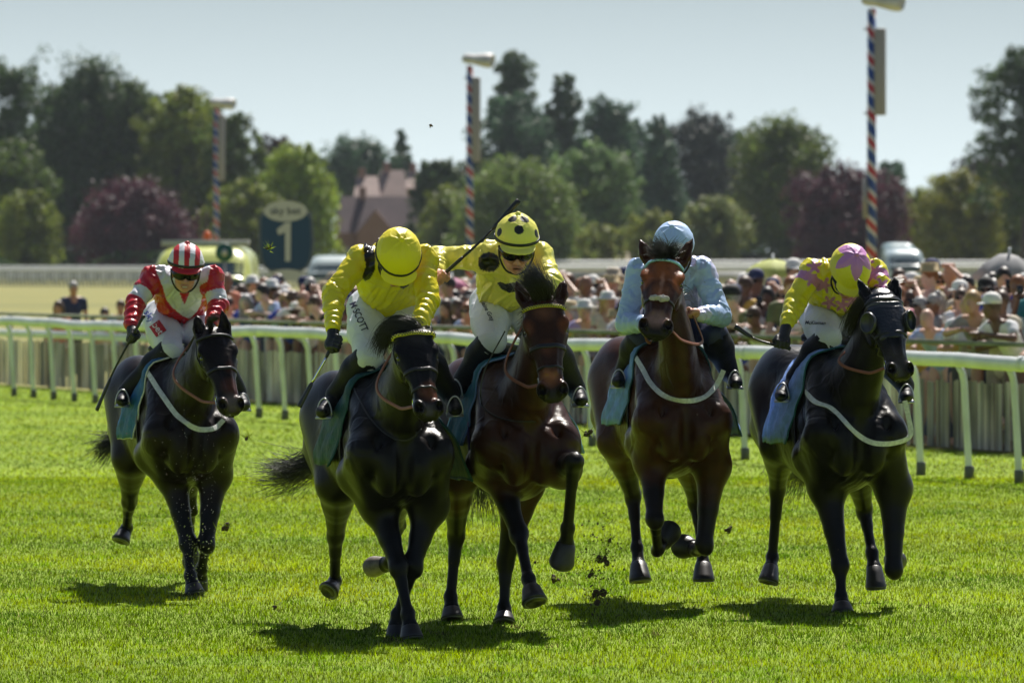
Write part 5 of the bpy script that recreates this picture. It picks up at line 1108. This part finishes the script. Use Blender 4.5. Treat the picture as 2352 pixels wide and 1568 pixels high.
TR = [
 ('tree', 'dark tree just outside the left picture edge', 'tree', -130, 260, 260, 620, 600, G1, 'round', 5200, .46, 0),
 ('tree', 'olive tree farther outside the left picture edge', 'tree', -330, 260, 330, 620, 590, G2, 'round', 4200, .46, 0),
 ('tree', 'dark tree farthest outside the left picture edge', 'tree', -540, 280, 290, 620, 620, G4, 'round', 4200, .46, 0),
 ('tree', 'olive tree just outside the right picture edge', 'tree', 2520, 240, 330, 620, 590, G2, 'round', 4200, .46, 0),
 ('tree', 'dark tree farther outside the right picture edge', 'tree', 2720, 260, 280, 620, 610, G1, 'round', 4200, .46, 0),
 ('tree', 'dark filler tree low between the thin willow and the tallest willow', 'tree', 105, 190, 300, 620, 615, G1, 'round', 5200, .44, 0),
 ('tree', 'dark crown joining the tallest willow to its right neighbour', 'tree', 248, 150, 185, 600, 625, G4, 'round', 5200, .44, 0),
 ('tree', 'olive crown filling the gap right of the dark crown in the left wood', 'tree', 355, 150, 222, 600, 620, G1, 'round', 4600, .44, 0),
 ('tree', 'dark crown right behind the leftmost striped pole', 'tree', 478, 150, 236, 600, 625, G1, 'round', 4600, .44, 0),
 ('tree', 'blue green tree between the two tallest dark trees', 'tree', 1248, 170, 268, 580, 720, BL, 'round', 5200, .48, 0),
 ('tree', 'blue green tree left of the cone shaped dark tree', 'tree', 1452, 150, 278, 580, 715, BL, 'round', 4600, .48, 0),
 ('tree', 'blue green tree left of the big olive tree', 'tree', 1700, 150, 305, 590, 715, BL, 'round', 4600, .48, 0),
 ('tree', 'low dark tree filling behind the raised whip', 'tree', 1105, 130, 350, 600, 690, G4, 'round', 4200, .46, 0),
 ('willow_tree', 'thin willow top with sky showing through at the left picture edge', 'tree', 22, 110, 150, 470, 590, G4, 'willow', 3000, .40, .5),
 ('willow_tree', 'tallest willow in the left wood, open feathery top right of the thin one', 'tree', 175, 250, 148, 610, 600, G4, 'willow', 9000, .42, .42),
 ('tree', 'dark rounded tree at the left picture edge below the willow', 'tree', 30, 180, 330, 620, 575, G1, 'round', 5000, .42, 0),
 ('tree', 'yellow green bush low at the left picture edge', 'tree', 60, 150, 440, 625, 560, G2, 'dome', 3200, .40, 0),
 ('tree', 'dark tree between the tall willow and the leftmost striped pole', 'tree', 300, 170, 190, 610, 600, G1, 'round', 6000, .42, 0),
 ('tree', 'olive tree crown directly left of the leftmost striped pole', 'tree', 415, 190, 208, 610, 595, G2, 'round', 7000, .42, 0),
 ('tree', 'olive tree directly right of the leftmost striped pole', 'tree', 530, 150, 262, 610, 590, G1, 'round', 5200, .42, 0),
 ('copper_beech', 'purple copper beech dome behind the red and white rider', 'tree', 312, 262, 436, 628, 545, PU, 'dome', 8500, .40, 0),
 ('tree', 'small bright bush low right of the leftmost striped pole', 'tree', 560, 150, 420, 620, 555, G2, 'round', 3600, .40, 0),
 ('tree', 'dark reddish tree top behind the bright green tree', 'tree', 640, 110, 318, 560, 640, (.05, .03, .025), 'round', 3000, .42, 0),
 ('tree', 'bright green tree behind the number one sign', 'tree', 684, 160, 338, 622, 570, G3, 'round', 8000, .42, 0),
 ('tree', 'dark green tree above the pale roofs, left part', 'tree', 822, 160, 328, 470, 740, BL, 'round', 4200, .5, 0),
 ('poplar_tree', 'thin pointed tree top above the pale roofs', 'tree', 922, 72, 296, 470, 760, BL, 'cone', 2400, .5, 0),
 ('tree', 'dark blue green tree right of the brown roofed house', 'tree', 1012, 120, 372, 620, 600, G4, 'round', 7000, .42, 0),
 ('tree', 'small yellow green tree left of the middle striped pole', 'tree', 1040, 120, 440, 620, 570, G2, 'round', 3200, .42, 0),
 ('tree', 'broad round tree with a pale sunlit top behind the spotted rider', 'tree', 1185, 260, 380, 628, 560, (.15, .21, .045), 'dome', 11000, .40, 0),
 ('cypress_tree', 'tallest dark tree right of the middle striped pole', 'tree', 1180, 105, 122, 400, 700, G4, 'column', 4200, .46, 0),
 ('tree', 'broad dark shoulder tree under the tallest dark tree', 'tree', 1178, 165, 225, 560, 690, BL, 'round', 6500, .46, 0),
 ('cypress_tree', 'second tallest dark tree, right of the tallest one', 'tree', 1296, 88, 170, 520, 700, G4, 'column', 4200, .46, 0),
 ('tree', 'flat topped dark tree right of the two tall dark ones', 'tree', 1398, 140, 235, 540, 690, BL, 'round', 5600, .46, 0),
 ('tree', 'pale green rounded tree in the centre, below the dark ones', 'tree', 1362, 190, 342, 620, 600, (.14, .22, .07), 'round', 7500, .42, 0),
 ('pine_tree', 'cone shaped dark tree with a pointed top above the bright bay horse', 'tree', 1515, 175, 268, 610, 660, BL, 'cone', 6500, .44, 0),
 ('tree', 'greyish tree behind and right of the cone shaped one', 'tree', 1610, 190, 262, 560, 700, (.04, .05, .04), 'round', 6500, .46, .35),
 ('tree', 'big olive tree right of centre with two humps', 'tree', 1805, 230, 282, 600, 600, (.10, .14, .025), 'round', 9000, .42, 0),
 ('tree', 'low pale shrub tree between centre and the big olive tree', 'tree', 1640, 160, 455, 620, 560, (.17, .20, .06), 'dome', 3600, .40, 0),
 ('tree', 'yellowish small tree behind the pale blue rider', 'tree', 1500, 120, 490, 620, 550, (.20, .23, .04), 'round', 2200, .36, 0),
 ('tree', 'low yellow green bush right of the spotted rider', 'tree', 1380, 110, 520, 620, 540, (.20, .23, .05), 'round', 1600, .34, 0),
 ('copper_beech', 'purple copper beech beside the right striped pole', 'tree', 1948, 232, 398, 622, 545, PU, 'round', 8500, .40, 0),
 ('tree', 'dark small tree behind the right striped pole', 'tree', 2040, 90, 378, 520, 700, BL, 'round', 2600, .46, 0),
 ('tree', 'yellow green rounded tree right of the purple beech', 'tree', 2205, 175, 405, 610, 570, (.19, .20, .02), 'round', 6500, .40, 0),
 ('tree', 'low olive bush left of the yellow green rounded tree', 'tree', 2125, 110, 445, 600, 580, G2, 'round', 2600, .40, 0),
 ('copper_beech', 'dull purple tree behind the yellow green one near the right edge', 'tree', 2270, 170, 372, 560, 660, (.04, .02, .03), 'round', 4600, .44, 0),
 ('oak_tree', 'tall dark tree with sky gaps at the right picture edge', 'tree', 2352, 215, 122, 470, 560, G4, 'round', 7000, .42, .55),
 ('tree', 'olive tree low at the right picture edge', 'tree', 2330, 140, 430, 610, 580, G2, 'round', 3600, .40, 0),
]
for a_ in TR: tree(*a_[:3], px=a_[3], w=a_[4], top=a_[5], bot=a_[6], Y=a_[7], col=a_[8], shape=a_[9], n=int(a_[10]*1.35), leaf=a_[11], gap=a_[12])
hx = link('hedge', None) if False else None
def hedge(name, label, px0, px1, top, Y, col, n):
    sc_ = Y/FPX; x0, x1 = (px0-CX)*sc_, (px1-CX)*sc_; h = CH-(top-HY)*sc_; P = np.stack([nr.uniform(x0, x1, n), nr.uniform(-1.2, 1.2, n), nr.random(n)**.6*h], 1); P[:, 2] *= (.8+.3*vnoise(np.stack([P[:, 0]*.25, P[:, 0]*0, P[:, 0]*0+3], 1)))
    u = nrm_rows(nr.normal(0, 1, (n, 3))); v = nrm_rows(np.cross(u, nr.normal(0, 1, (n, 3)))); s_ = .45
    V = np.stack([P-u*s_*.5, P+v*s_*.3, P+u*s_*.5, P-v*s_*.3], 1).reshape(-1, 3); c_ = np.clip(np.array(col)*(1+.4*vnoise(P*.3)[:, None]+.2*nr.normal(0, 1, (n, 1))), .004, 1)
    o = link(name, newmesh(name, V, np.arange(n*4).reshape(n, 4), np.repeat(c_, 4, 0), False), M_leaf, None, label, 'hedge'); o.location = (0, Y, 0)
hedge('hedge', 'long low dark hedge at the foot of the left wood', -60, 640, 575, 540, G4, 6000)
hedge('hedge', 'straggly olive hedge behind the centre of the crowd', 640, 1300, 560, 560, G1, 5000)
hedge('hedge', 'low dry hedge beyond the crowd on the right', 1620, 2420, 570, 600, (.10, .11, .05), 6000)
# low dry slope beyond the course
V = []; Fc = []
for i in range(41):
    x = 2.5+i*.36
    for y, z in ((505, 0), (530, 1.6), (560, 3.0), (600, 3.4), (700, 3.4)): V.append((x, y, z*.8*(.5+.5*math.sin(i*.3+1.2)**2)*min(1, i/6, (40-i)/6)-.05))
Fc = [(i*5+j, (i+1)*5+j, (i+1)*5+j+1, i*5+j+1) for i in range(40) for j in range(4)]
link('hill', newmesh('hill', V, Fc), mat('dry slope', (.26, .21, .14), .9, noise=(.2, .7, 1.2)), kind='structure')
# ------------------------------------------------------------ far rails, posts
M_farw = mat('far white rail paint', (.62, .63, .62), .6)
def farrail(label, px0, px1, Y0_, Y1_, h, sp, n2=1, th=.10, grp='distant rails across the course'):
    a, b = AT(px0, 0, Y0_), AT(px1, 0, Y1_); a[2] = b[2] = 0; d = b-a; L_ = np.linalg.norm(d); d /= L_; root = empty('distant_rail', a, label, 'rail', grp)
    mb = MB(); mb.tube([a+d*L_*i/20+A(0, 0, h) for i in range(21)], th, 8); mb.part('rail', M_farw, root)
    n = min(int(L_/sp), 95)
    for i in range(n): mb = MB(); mb.tube([a+d*L_*i/n, a+d*L_*i/n+A(0, 0, h)], .10, 6); mb.part('post', M_farw, root)
farrail('distant white rail behind the red and white rider, nearer of the two', -40, 760, 470, 430, 1.15, .55, th=.12)
farrail('distant white rail at the foot of the left wood, farther of the two', -40, 700, 520, 500, 1.25, .6, th=.14)
farrail('distant white rail crossing behind the centre and right of the crowd', 1180, 2420, 430, 470, 1.35, .6, th=.20)
farrail('second distant white rail just above the crowd on the right', 1260, 2420, 500, 520, 1.6, .6, th=.22)
mb = MB(); p0, p1 = AT(1290, 0, 300), AT(2010, 0, 330); c = (p0+p1)/2; c[2] = .55; d = nrm((p1-p0)*A(1, 1, 0)); L_ = np.linalg.norm((p1-p0)[:2])
root = empty('long_low_canopy', (c[0], c[1], 0), 'long low pale canopy behind the crowd between the spotted and pink riders', 'canopy')
mb.box(A(c[0], c[1], 1.15), (L_, 3.0, .50), np.array([d, A(-d[1], d[0], 0), A(0, 0, 1)]).T); mb.part('roof', mat('pale canvas', (.42, .42, .41), .8, noise=(.6, .85, 1.1)), root)
for i in range(9): mb = MB(); q = A(c[0], c[1], 0)+d*L_*(i/8-.5)*.98; mb.tube([q, q+A(0, 0, .92)], .05, 6); mb.part('post', M_farw, root)
for i, (px, top, Y, w_) in enumerate([(28, 560, 470, .35), (68, 565, 480, .28), (1648, 540, 480, .3)]):
    p = AT(px, top, Y); mb = MB(); mb.lathe([(w_*.5, 0), (w_*.5, p[2]*.9), (w_*.3, p[2]), (.01, p[2]+.02)], (0, 0, 0), n=10); o = mb.top('marker_post', M_farw, (p[0], p[1], 0), ['wide pale marker post nearest the left picture edge', 'slim pale marker post, second from the left picture edge', 'pale marker post beyond the pale blue rider'][i], 'post', 'pale marker posts')
# ------------------------------------------------------------ striped poles
def stripemat():
    m = bpy.data.materials.new('barber stripes'); m.use_nodes = True; nt = m.node_tree; b = nt.nodes['Principled BSDF']; b.inputs['Roughness'].default_value = .5
    tc = nt.nodes.new('ShaderNodeTexCoord'); sx = nt.nodes.new('ShaderNodeSeparateXYZ'); nt.links.new(tc.outputs['Object'], sx.inputs[0])
    at = nt.nodes.new('ShaderNodeMath'); at.operation = 'ARCTAN2'; nt.links.new(sx.outputs[1], at.inputs[0]); nt.links.new(sx.outputs[0], at.inputs[1])
    m1 = nt.nodes.new('ShaderNodeMath'); m1.operation = 'MULTIPLY_ADD'; m1.inputs[1].default_value = 1/(2*math.pi); nt.links.new(at.outputs[0], m1.inputs[0])
    m2 = nt.nodes.new('ShaderNodeMath'); m2.operation = 'MULTIPLY'; m2.inputs[1].default_value = 1.55; nt.links.new(sx.outputs[2], m2.inputs[0]); nt.links.new(m2.outputs[0], m1.inputs[2])
    fr = nt.nodes.new('ShaderNodeMath'); fr.operation = 'FRACT'; nt.links.new(m1.outputs[0], fr.inputs[0])
    r = nt.nodes.new('ShaderNodeValToRGB'); r.color_ramp.interpolation = 'CONSTANT'; e = r.color_ramp.elements; e[0].position = 0; e[0].color = (.42, .03, .04, 1); e[1].position = .30; e[1].color = (.62, .62, .64, 1)
    for p_, c_ in ((.44, (.02, .06, .26, 1)), (.86, (.62, .62, .64, 1))): q = e.new(p_); q.color = c_
    nt.links.new(fr.outputs[0], r.inputs[0]); nt.links.new(r.outputs[0], b.inputs['Base Color']); return m
M_str = stripemat(); M_grey = mat('grey enamel', (.30, .28, .28), .5); M_lampw = mat('white lamp housing', (.55, .54, .52), .5, noise=(3, .75, 1.1))
def pole(px, top, Y, label, sleeve, extra=False):
    p = AT(px, top, Y); h = p[2]; root = empty('striped_pole', (p[0], p[1], 0), label, 'pole', 'striped floodlight and speaker poles')
    mb = MB(); mb.lathe([(.125, 0), (.11, h*.5), (.10, h-.1), (.01, h-.08)], (p[0], p[1], 0), n=16); mb.part('shaft', M_str, root)
    s0, s1 = sleeve; mb = MB(); mb.lathe([(.14, h-s1), (.15, h-s1+.03), (.15, h-s0-.03), (.13, h-s0)], (p[0]+.19, p[1]-.02, 0), n=14); mb.part('column_speaker', M_grey, root)
    for z in (h-s1+.05, h-s0-.02): mb = MB(); mb.box((p[0]+.02, p[1], z), (.40, .06, .05)); mb.part('bracket', M_grey, root)
    mb = MB(); mb.lathe([(.06, -.24), (.15, -.21), (.20, -.10), (.20, .12), (.24, .30), (.29, .50), (.30, .68), (.27, .76), (.20, .77), (.14, .55)], (p[0], p[1]-.02, h+.13), ax=(1, -.30, -.10), n=18, sq=.75); hd_ = mb.part('lamp_head', M_lampw, root)
    if extra: mb = MB(); mb.box((p[0]-.15, p[1], h-4.55), (.10, .25, .95)); mb.part('control_box', M_grey, root)
pole(497, 243, 262, 'red white and blue striped pole farthest left, above the red and white rider', (.35, 3.0)); pole(1079, 145, 205, 'middle red white and blue striped pole behind the raised whip', (.45, 3.1)); pole(2002, 12, 154, 'tallest red white and blue striped pole near the right side', (.55, 2.6), True)
# ------------------------------------------------------------ signs
M_navy = mat('navy sign panel', (.006, .045, .11), .6); M_edge = mat('grey sign edge', (.10, .12, .14), .5); M_sgw = mat('off white sign paint', (.50, .50, .46), .6); M_dk = mat('sign lettering', (.03, .04, .05), .6)
def prism(poly, y0, y1): n = len(poly); V = [(x, y0, z) for x, z in poly]+[(x, y1, z) for x, z in poly]; return V, [tuple(range(n)), tuple(range(2*n-1, n-1, -1))]+[(i, i+n, (i+1) % n+n, (i+1) % n) for i in range(n)]
Yq = 136; SC = Yq/FPX; sx_ = (656-CX)*SC; sz = lambda y: CH-(y-HY)*SC
root = empty('furlong_sign', (sx_, Yq, 0), 'dark blue shield sign reading 1 with a white oval on top, left of centre', 'sign')
out = lambda g: [(sx_+(x-656)*SC, sz(y)) for x, y in [(596-g, 505), (600-g, 492-g), (620, 480-g), (692, 480-g), (712+g, 492-g), (716+g, 505), (719+g, 560), (716+g, 592), (706+g, 612), (690, 622+g), (622, 622+g), (608-g, 612), (600-g, 596), (596-g, 570)]]
v, f = prism(out(3), Yq+.02, Yq+.08); part('frame', v, f, M_edge, root, smooth=False); v, f = prism(out(-4), Yq-.02, Yq+.016); part('panel', v, f, M_navy, root, smooth=False)
ov = [(sx_+(0)+50*SC*math.cos(t), sz(485)+24*SC*math.sin(t)) for t in np.linspace(0, 2*math.pi, 33)[:-1]]; v, f = prism(ov, Yq-.05, Yq-.024); part('oval', v, f, M_sgw, root, smooth=False)
arc = [(sx_+(2+62*math.cos(t))*SC, sz(660)+42*SC*math.sin(t)+.0) for t in np.linspace(math.pi*.90, math.pi*.10, 16)]; arc += [(sx_+(2+48*math.cos(t))*SC, sz(664)+20*SC*math.sin(t)) for t in np.linspace(math.pi*.10, math.pi*.90, 16)]; v, f = prism(arc, Yq-.06, Yq-.03); part('scroll', v, f, M_sgw, root, smooth=False)
def sign_text(s, x, z, y, size, m, parent, name='lettering', sx=1.0):
    V, F_ = textmesh(s); V = np.stack([x+V[:, 0]*size*sx, np.full(len(V), y), z+V[:, 1]*size], 1); return part(name, V, F_, m, parent, smooth=False)
one = [(655, 512), (668, 510), (667, 600), (655, 600), (655, 533), (640, 540), (636, 527)]; v, f = prism([(sx_+(x-656)*SC, sz(y)) for x, y in one], Yq-.05, Yq-.022); part('numeral', v, f, M_sgw, root, smooth=False)
sign_text('sky bet', sx_, sz(485), Yq-.055, .22, M_dk, root)
mb = MB(); mb.tube([A(sx_, Yq+.12, 0), A(sx_, Yq+.12, 2.6)], .05, 8); mb.part('post', M_grey, root)
Yg = 120; px_ = (516-CX)*Yg/FPX; zc = CH-(580-HY)*Yg/FPX; root = empty('round_sign', (px_, Yg, 0), 'small round green sign on a slim pole in front of the yellow van', 'sign')
mb = MB(); mb.lathe([(.16, -.02), (.17, 0), (.16, .02)], (px_, Yg-.05, zc), ax=(0, -1, 0), n=20); mb.part('disc', mat('green sign', (.01, .09, .065), .5), root)
mb = MB(); mb.tube([A(px_, Yg, 0), A(px_, Yg, zc)], .022, 8); mb.part('pole', M_grey, root); mb = MB(); mb.lathe([(.001, -.004), (.055, 0), (.001, .004)], (px_, Yg-.078, zc), ax=(0, -1, 0), n=12, sq=1.4); mb.part('emblem', M_sgw, root)
p = AT(8, 0, 125); mb = MB(); mb.box((0, 0, .78), (.36, .3, 1.56)); mb.box((0, 0, 1.60), (.40, .34, .06)); mb.top('bin', mat('dark green plastic', (.008, .06, .055), .5), (p[0], 125, 0), 'dark green upright box standing at the left picture edge', 'bin', smooth=False)
# ------------------------------------------------------------ vehicles
M_tyre = mat('tyre rubber', (.02, .02, .02), .8); M_glass = mat('vehicle glass', (.03, .05, .06), .08); M_lens = mat('lamp lens', (.7, .7, .68), .1)
def vehicle(px, Y, w, h, l, colr, label, cat, face=0, beacon=None, band=None, name='van'):
    p = AT(px, 0, Y); root = empty(name, (p[0], p[1], 0), label, cat); m = mat('vehicle paint', colr, .3, coat=.5, noise=(1.5, .95, 1.03)); x0, y0 = p[0], p[1]; hw = w/2
    prof = [(-l*.0, .45), (0, h*.42), (.15, h*.48), (.75, h*.92), (1.1, h), (l-.1, h*.985), (l, h*.92), (l, .45)]
    S = SDF(); S.loft(A(x0, y0, 0), A(0, 1, 0), A(1, 0, 0), A(0, 0, 1), A(0, .12, .25, .6, 1.0, 1.5, l-.15, l), A(.86, .95, .97, .97, .95, .95, .95, .88)*hw, A(h*.16, h*.2, h*.24, h*.42, h*.47, h*.48, h*.48, h*.44), A(h*.27, h*.3, h*.3, h*.3, h*.3, h*.3, h*.3, h*.26), A(*[h*.5]*8), .05, 5)
    v, q = S.build(.05); part('bodywork', v, q, m, root)
    B = bvh(v, q)
    def dec(nm, xs, z0, z1, mm, off=.012):
        g = 6; V = []
        for i in range(g+1):
            for k in range(g+1):
                x = x0+xs[0]+(xs[1]-xs[0])*i/g; z = z0+(z1-z0)*k/g; hh = B.ray_cast(Vector((x, y0-3, z)), Vector((0, 1, 0))); V.append((x, (hh[0].y if hh[0] else y0)-off, z))
        part(nm, np.array(V), [(i*(g+1)+k, (i+1)*(g+1)+k, (i+1)*(g+1)+k+1, i*(g+1)+k+1) for i in range(g) for k in range(g)], mm, root)
    dec('windscreen', (-hw*.78, hw*.78), h*.56, h*.82, M_glass); dec('grille', (-hw*.4, hw*.4), h*.27, h*.36, M_tyre)
    for s in (-1, 1): dec('headlight', (s*hw*.52-.14, s*hw*.52+.14), h*.36, h*.44, M_lens)
    for s in (-1, 1):
        for yy in (.8, l-.9): mb = MB(); mb.lathe([(.20, -.12), (.34, -.11), (.36, 0), (.34, .11), (.20, .12)], (x0+s*(hw-.13), y0+yy, .36), ax=(1, 0, 0), n=18); mb.part('wheel', M_tyre, root)
        mb = MB(); mb.box((x0+s*(hw+.10), y0+.55, h*.6), (.16, .12, .26)); mb.part('mirror', M_tyre, root)
    if band is not None: mb = MB(); mb.box((x0, y0+1.4, h*1.0), (w*.86, .5, .14)); mb.part('roof_bar', band, root)
    if beacon is not None: mb = MB(); mb.lathe([(.09, 0), (.10, .1), (.06, .2), (.01, .22)], (x0+.02*w, y0+1.3, h*1.0+.06), n=12); mb.part('beacon', beacon, root)
vehicle(465, 150, 2.35, 2.42, 5.2, (.52, .56, .12), 'yellow green van with an orange beacon behind the red and white rider', 'van', beacon=mat('orange beacon', (.8, .14, .01), .3), band=M_sgw)
vehicle(2080, 300, 1.8, 2.55, 4.6, (.45, .55, .58), 'pale blue white van above the crowd right of the blinkered horse', 'van')
vehicle(2068, 430, 2.2, 3.1, 5.5, (.30, .42, .44), 'grey green van farther off, directly behind the pale blue white van', 'van')
vehicle(762, 260, 2.0, 2.2, 4.8, (.42, .50, .50), 'pale grey van beside the number one sign', 'van')
# ------------------------------------------------------------ houses
M_roof = mat('brown roof tiles', (.085, .050, .055), .8, noise=(.8, .8, 1.2)); M_roofp = mat('pinkish roof tiles', (.24, .165, .145), .8, noise=(.6, .85, 1.1)); M_brick = mat('pink brick', (.30, .17, .14), .85, noise=(.8, .85, 1.15)); M_win = mat('window glass', (.06, .10, .14), .1)
def house(px0, px1, eave, ridge, Y, label, wall, roof, gable=None, chim=1, win=3):
    sc_ = Y/FPX; x0, x1 = (px0-CX)*sc_, (px1-CX)*sc_; ze, zr_ = CH-(eave-HY)*sc_, CH-(ridge-HY)*sc_; D_ = 7; cxm = (x0+x1)/2; root = empty('house', (cxm, Y, 0), label, 'house', 'houses beyond the race course')
    mb = MB(); mb.box((cxm, Y+D_/2, ze/2), (x1-x0-.4, D_-.4, ze)); mb.part('wall', wall, root, smooth=False)
    V = [(x0, Y, ze), (x1, Y, ze), (x1, Y+D_, ze), (x0, Y+D_, ze), (x0+min(.8, .10*(x1-x0)), Y+D_/2, zr_), (x1-min(.8, .10*(x1-x0)), Y+D_/2, zr_)]; rf = part('roof', V, [(0, 1, 5, 4), (1, 2, 5), (2, 3, 4, 5), (3, 0, 4), (3, 2, 1, 0)], roof, root, smooth=False)
    for i in range(chim): mb = MB(); mb.box((x0+(x1-x0)*(.3+.4*i), Y+D_/2, zr_+.2), (.7, .7, 1.4)); mb.part('chimney', wall, rf, smooth=False)
    if gable:
        g0, g1, gt = [(g-CX)*sc_ for g in gable[:2]]+[CH-(gable[2]-HY)*sc_]; gm_ = (g0+g1)/2; V = [(g0, Y-1, 0), (g1, Y-1, 0), (g1, Y-1, ze), (g0, Y-1, ze), (gm_, Y-1, gt), (g0, Y+1, 0), (g1, Y+1, 0), (g1, Y+1, ze), (g0, Y+1, ze), (gm_, Y+3, gt)]
        gb = part('gable', V, [(0, 1, 2, 4, 3), (1, 6, 7, 2), (5, 0, 3, 8)], wall, root, smooth=False)
        V = [(g0-.3, Y-1.3, ze-.25), (gm_, Y-1.3, gt+.1), (gm_, Y+3, gt+.1), (g0-.3, Y+2, ze-.25), (g1+.3, Y-1.3, ze-.25), (g1+.3, Y+2, ze-.25)]; part('gable_roof', V, [(0, 1, 2, 3), (1, 4, 5, 2)], M_roofp, root, smooth=False)
    for i in range(win): xw = x0+(x1-x0)*(i+.6)/(win+.2); mb = MB(); mb.box((xw, Y+.19, ze*.55), (1.0, .08, 1.1)); w_ = mb.part('window', M_sgw, root, smooth=False); mb = MB(); mb.box((xw, Y+.14, ze*.55), (.8, .04, .9)); mb.part('pane', M_win, w_, smooth=False)
house(765, 985, 535, 450, 640, 'brown roofed house with a pink gable behind the bowed yellow rider', M_brick, M_roof, (822, 905, 482))
house(812, 872, 452, 404, 700, 'pale roofed house end, leftmost of the three pale roofs', M_brick, M_roofp, chim=1, win=1)
house(866, 934, 458, 390, 705, 'tallest pale roofed house, between two other pale roofs', M_brick, M_roofp, chim=1, win=1)
house(930, 990, 432, 392, 715, 'pale roofed house, rightmost of the three pale roofs', M_brick, M_roofp, chim=1, win=1)
house(2030, 2110, 505, 455, 650, 'pink roofed house right of the tall striped pole', M_brick, M_roofp, chim=1, win=2)
house(1020, 1075, 420, 388, 760, 'small beige roofed house seen just left of the middle striped pole', M_brick, M_roofp, chim=0, win=1)
# ------------------------------------------------------------ flying turf
M_soil = mat('clod soil', (.06, .035, .018), .9, noise=(60, .6, 1.4)); M_gt = M_grass
CL = [(568, 1003, 40, .035, 'dark'), (519, 1212, 40, .06, 'grassy'), (1273, 1330, 37, .06, 'earthy'), (1350, 992, 37.5, .05, 'grassy'), (1390, 1282, 38, .07, 'earthy'), (1376, 1368, 38, .08, 'grassy'), (1675, 1217, 38.2, .05, 'grassy'), (617, 568, 39, .035, 'grassy'), (990, 290, 40, .022, 'tiny dark'), (1400, 1240, 38, .03, 'dark'), (1230, 1290, 37, .02, 'tiny dark'), (1358, 1320, 38, .035, 'earthy'), (632, 1392, 38, .03, 'dark')]
CLW = ['beside the left horse shoulder', 'level with the left horse knees', 'just under the raised foreleg', 'right of the dark bay chest', 'between the dark bay and bright bay legs', 'low beside the shadow of the bright bay', 'between the two right horses', 'in front of the number one sign', 'high in the sky left of the middle pole', 'above the earthy clod between the legs', 'left of the raised hoof', 'lowest loose earth between the legs', 'near the ground left of the nearest horse']
for i, ((px, py, Y, r, kd), wv) in enumerate(zip(CL, CLW)):
    p = AT(px, py, Y); root = empty('turf_clod', p, '%s clod of kicked up turf %s' % (kd, wv), 'clod', 'clods of turf flying up'); S = SDF()
    for k in range(5): S.ell(p+nr.normal(0, r*.22, 3), (A(1, 0, 0), A(0, 1, 0), A(0, 0, 1)), tuple(r*nr.uniform(.15, .32, 3)), .008)
    v, q = S.build(max(.004, r*.09)); v = v+vnoise(v*70)[:, None]*.004; part('soil', v, q, M_soil, root)
    if r > .025:
        n = 26; o = p+nr.normal(0, r*.28, (n, 3)); d = nr.normal(0, 1, (n, 3))*r*.55+A(0, 0, r*.3); w_ = nrm_rows(np.cross(d, nr.normal(0, 1, (n, 3))))*.0035; V = np.stack([o-w_, o+w_, o+d], 1).reshape(-1, 3)-p
        me = newmesh('grass_tuft', V, np.arange(n*3).reshape(n, 3), np.tile(A(.20, .27, .02), (n*3, 1)), False); link('grass_tuft', me, M_grass, root)
def specks(name, label, n, cx_, cy_, sx2, sy2, Y, sy3, r0, r1, m):
    P = np.stack([nr.normal(cx_, sx2, n), nr.normal(cy_, sy2, n)], 1); V = []; F_ = []
    for i in range(n):
        c = AT(P[i, 0], P[i, 1], Y+nr.uniform(-sy3, sy3)); r = nr.uniform(r0, r1); c[2] = max(c[2], .02)
        o = len(V); q = nrm(nr.normal(0, 1, 3)); a = nrm(np.cross(q, A(0, 0, 1)))*r; b = q*r*1.8; V += [c+b, c+a, c-b*.6, c-a, c+np.cross(nrm(a), q)*r*.6, c-np.cross(nrm(a), q)*r*.6]; F_ += [(o, o+1, o+4), (o+1, o+2, o+4), (o+2, o+3, o+4), (o+3, o, o+4), (o+1, o, o+5), (o+2, o+1, o+5), (o+3, o+2, o+5), (o, o+3, o+5)]
    link(name, newmesh(name, V, F_, None, False), m, None, label, 'debris', None, 'stuff')
M_sp = mat('pale grit', (.55, .52, .45), .7)
specks('flying_grit', 'pale grit and cut grass thrown up in front of the left horse', 230, 450, 1150, 42, 110, 40.0, .12, .001, .0030, M_sp)
specks('flying_cut_grass', 'cut grass thrown up around the left horse hooves', 120, 455, 1290, 28, 50, 40.1, .3, .002, .006, mat('cut grass', (.30, .38, .05), .7))
specks('loose_earth', 'small earth crumbs flying between the dark bay and bright bay', 140, 1375, 1290, 30, 60, 38, .5, .003, .009, M_soil)
specks('stray_earth', 'scattered earth crumbs flying low over the turf', 160, 900, 1250, 600, 120, 38, 1.5, .002, .006, M_soil)
# ------------------------------------------------------------ summer haze
HZ = True
if HZ:
    mb = MB(); mb.box((0, 1000, 39), (1760, 1996, 80)); hm = bpy.data.materials.new('haze air'); hm.use_nodes = True; nt = hm.node_tree; nt.nodes.remove(nt.nodes['Principled BSDF'])
    pv = nt.nodes.new('ShaderNodeVolumePrincipled'); pv.inputs['Color'].default_value = (.80, .90, 1, 1); pv.inputs['Density'].default_value = .00006; pv.inputs['Anisotropy'].default_value = .2; nt.links.new(pv.outputs[0], nt.nodes['Material Output'].inputs['Volume'])
    mb.top('haze', hm, (0, 0, 0), 'thin blue summer haze over the far trees', 'haze', kind='stuff', smooth=False)
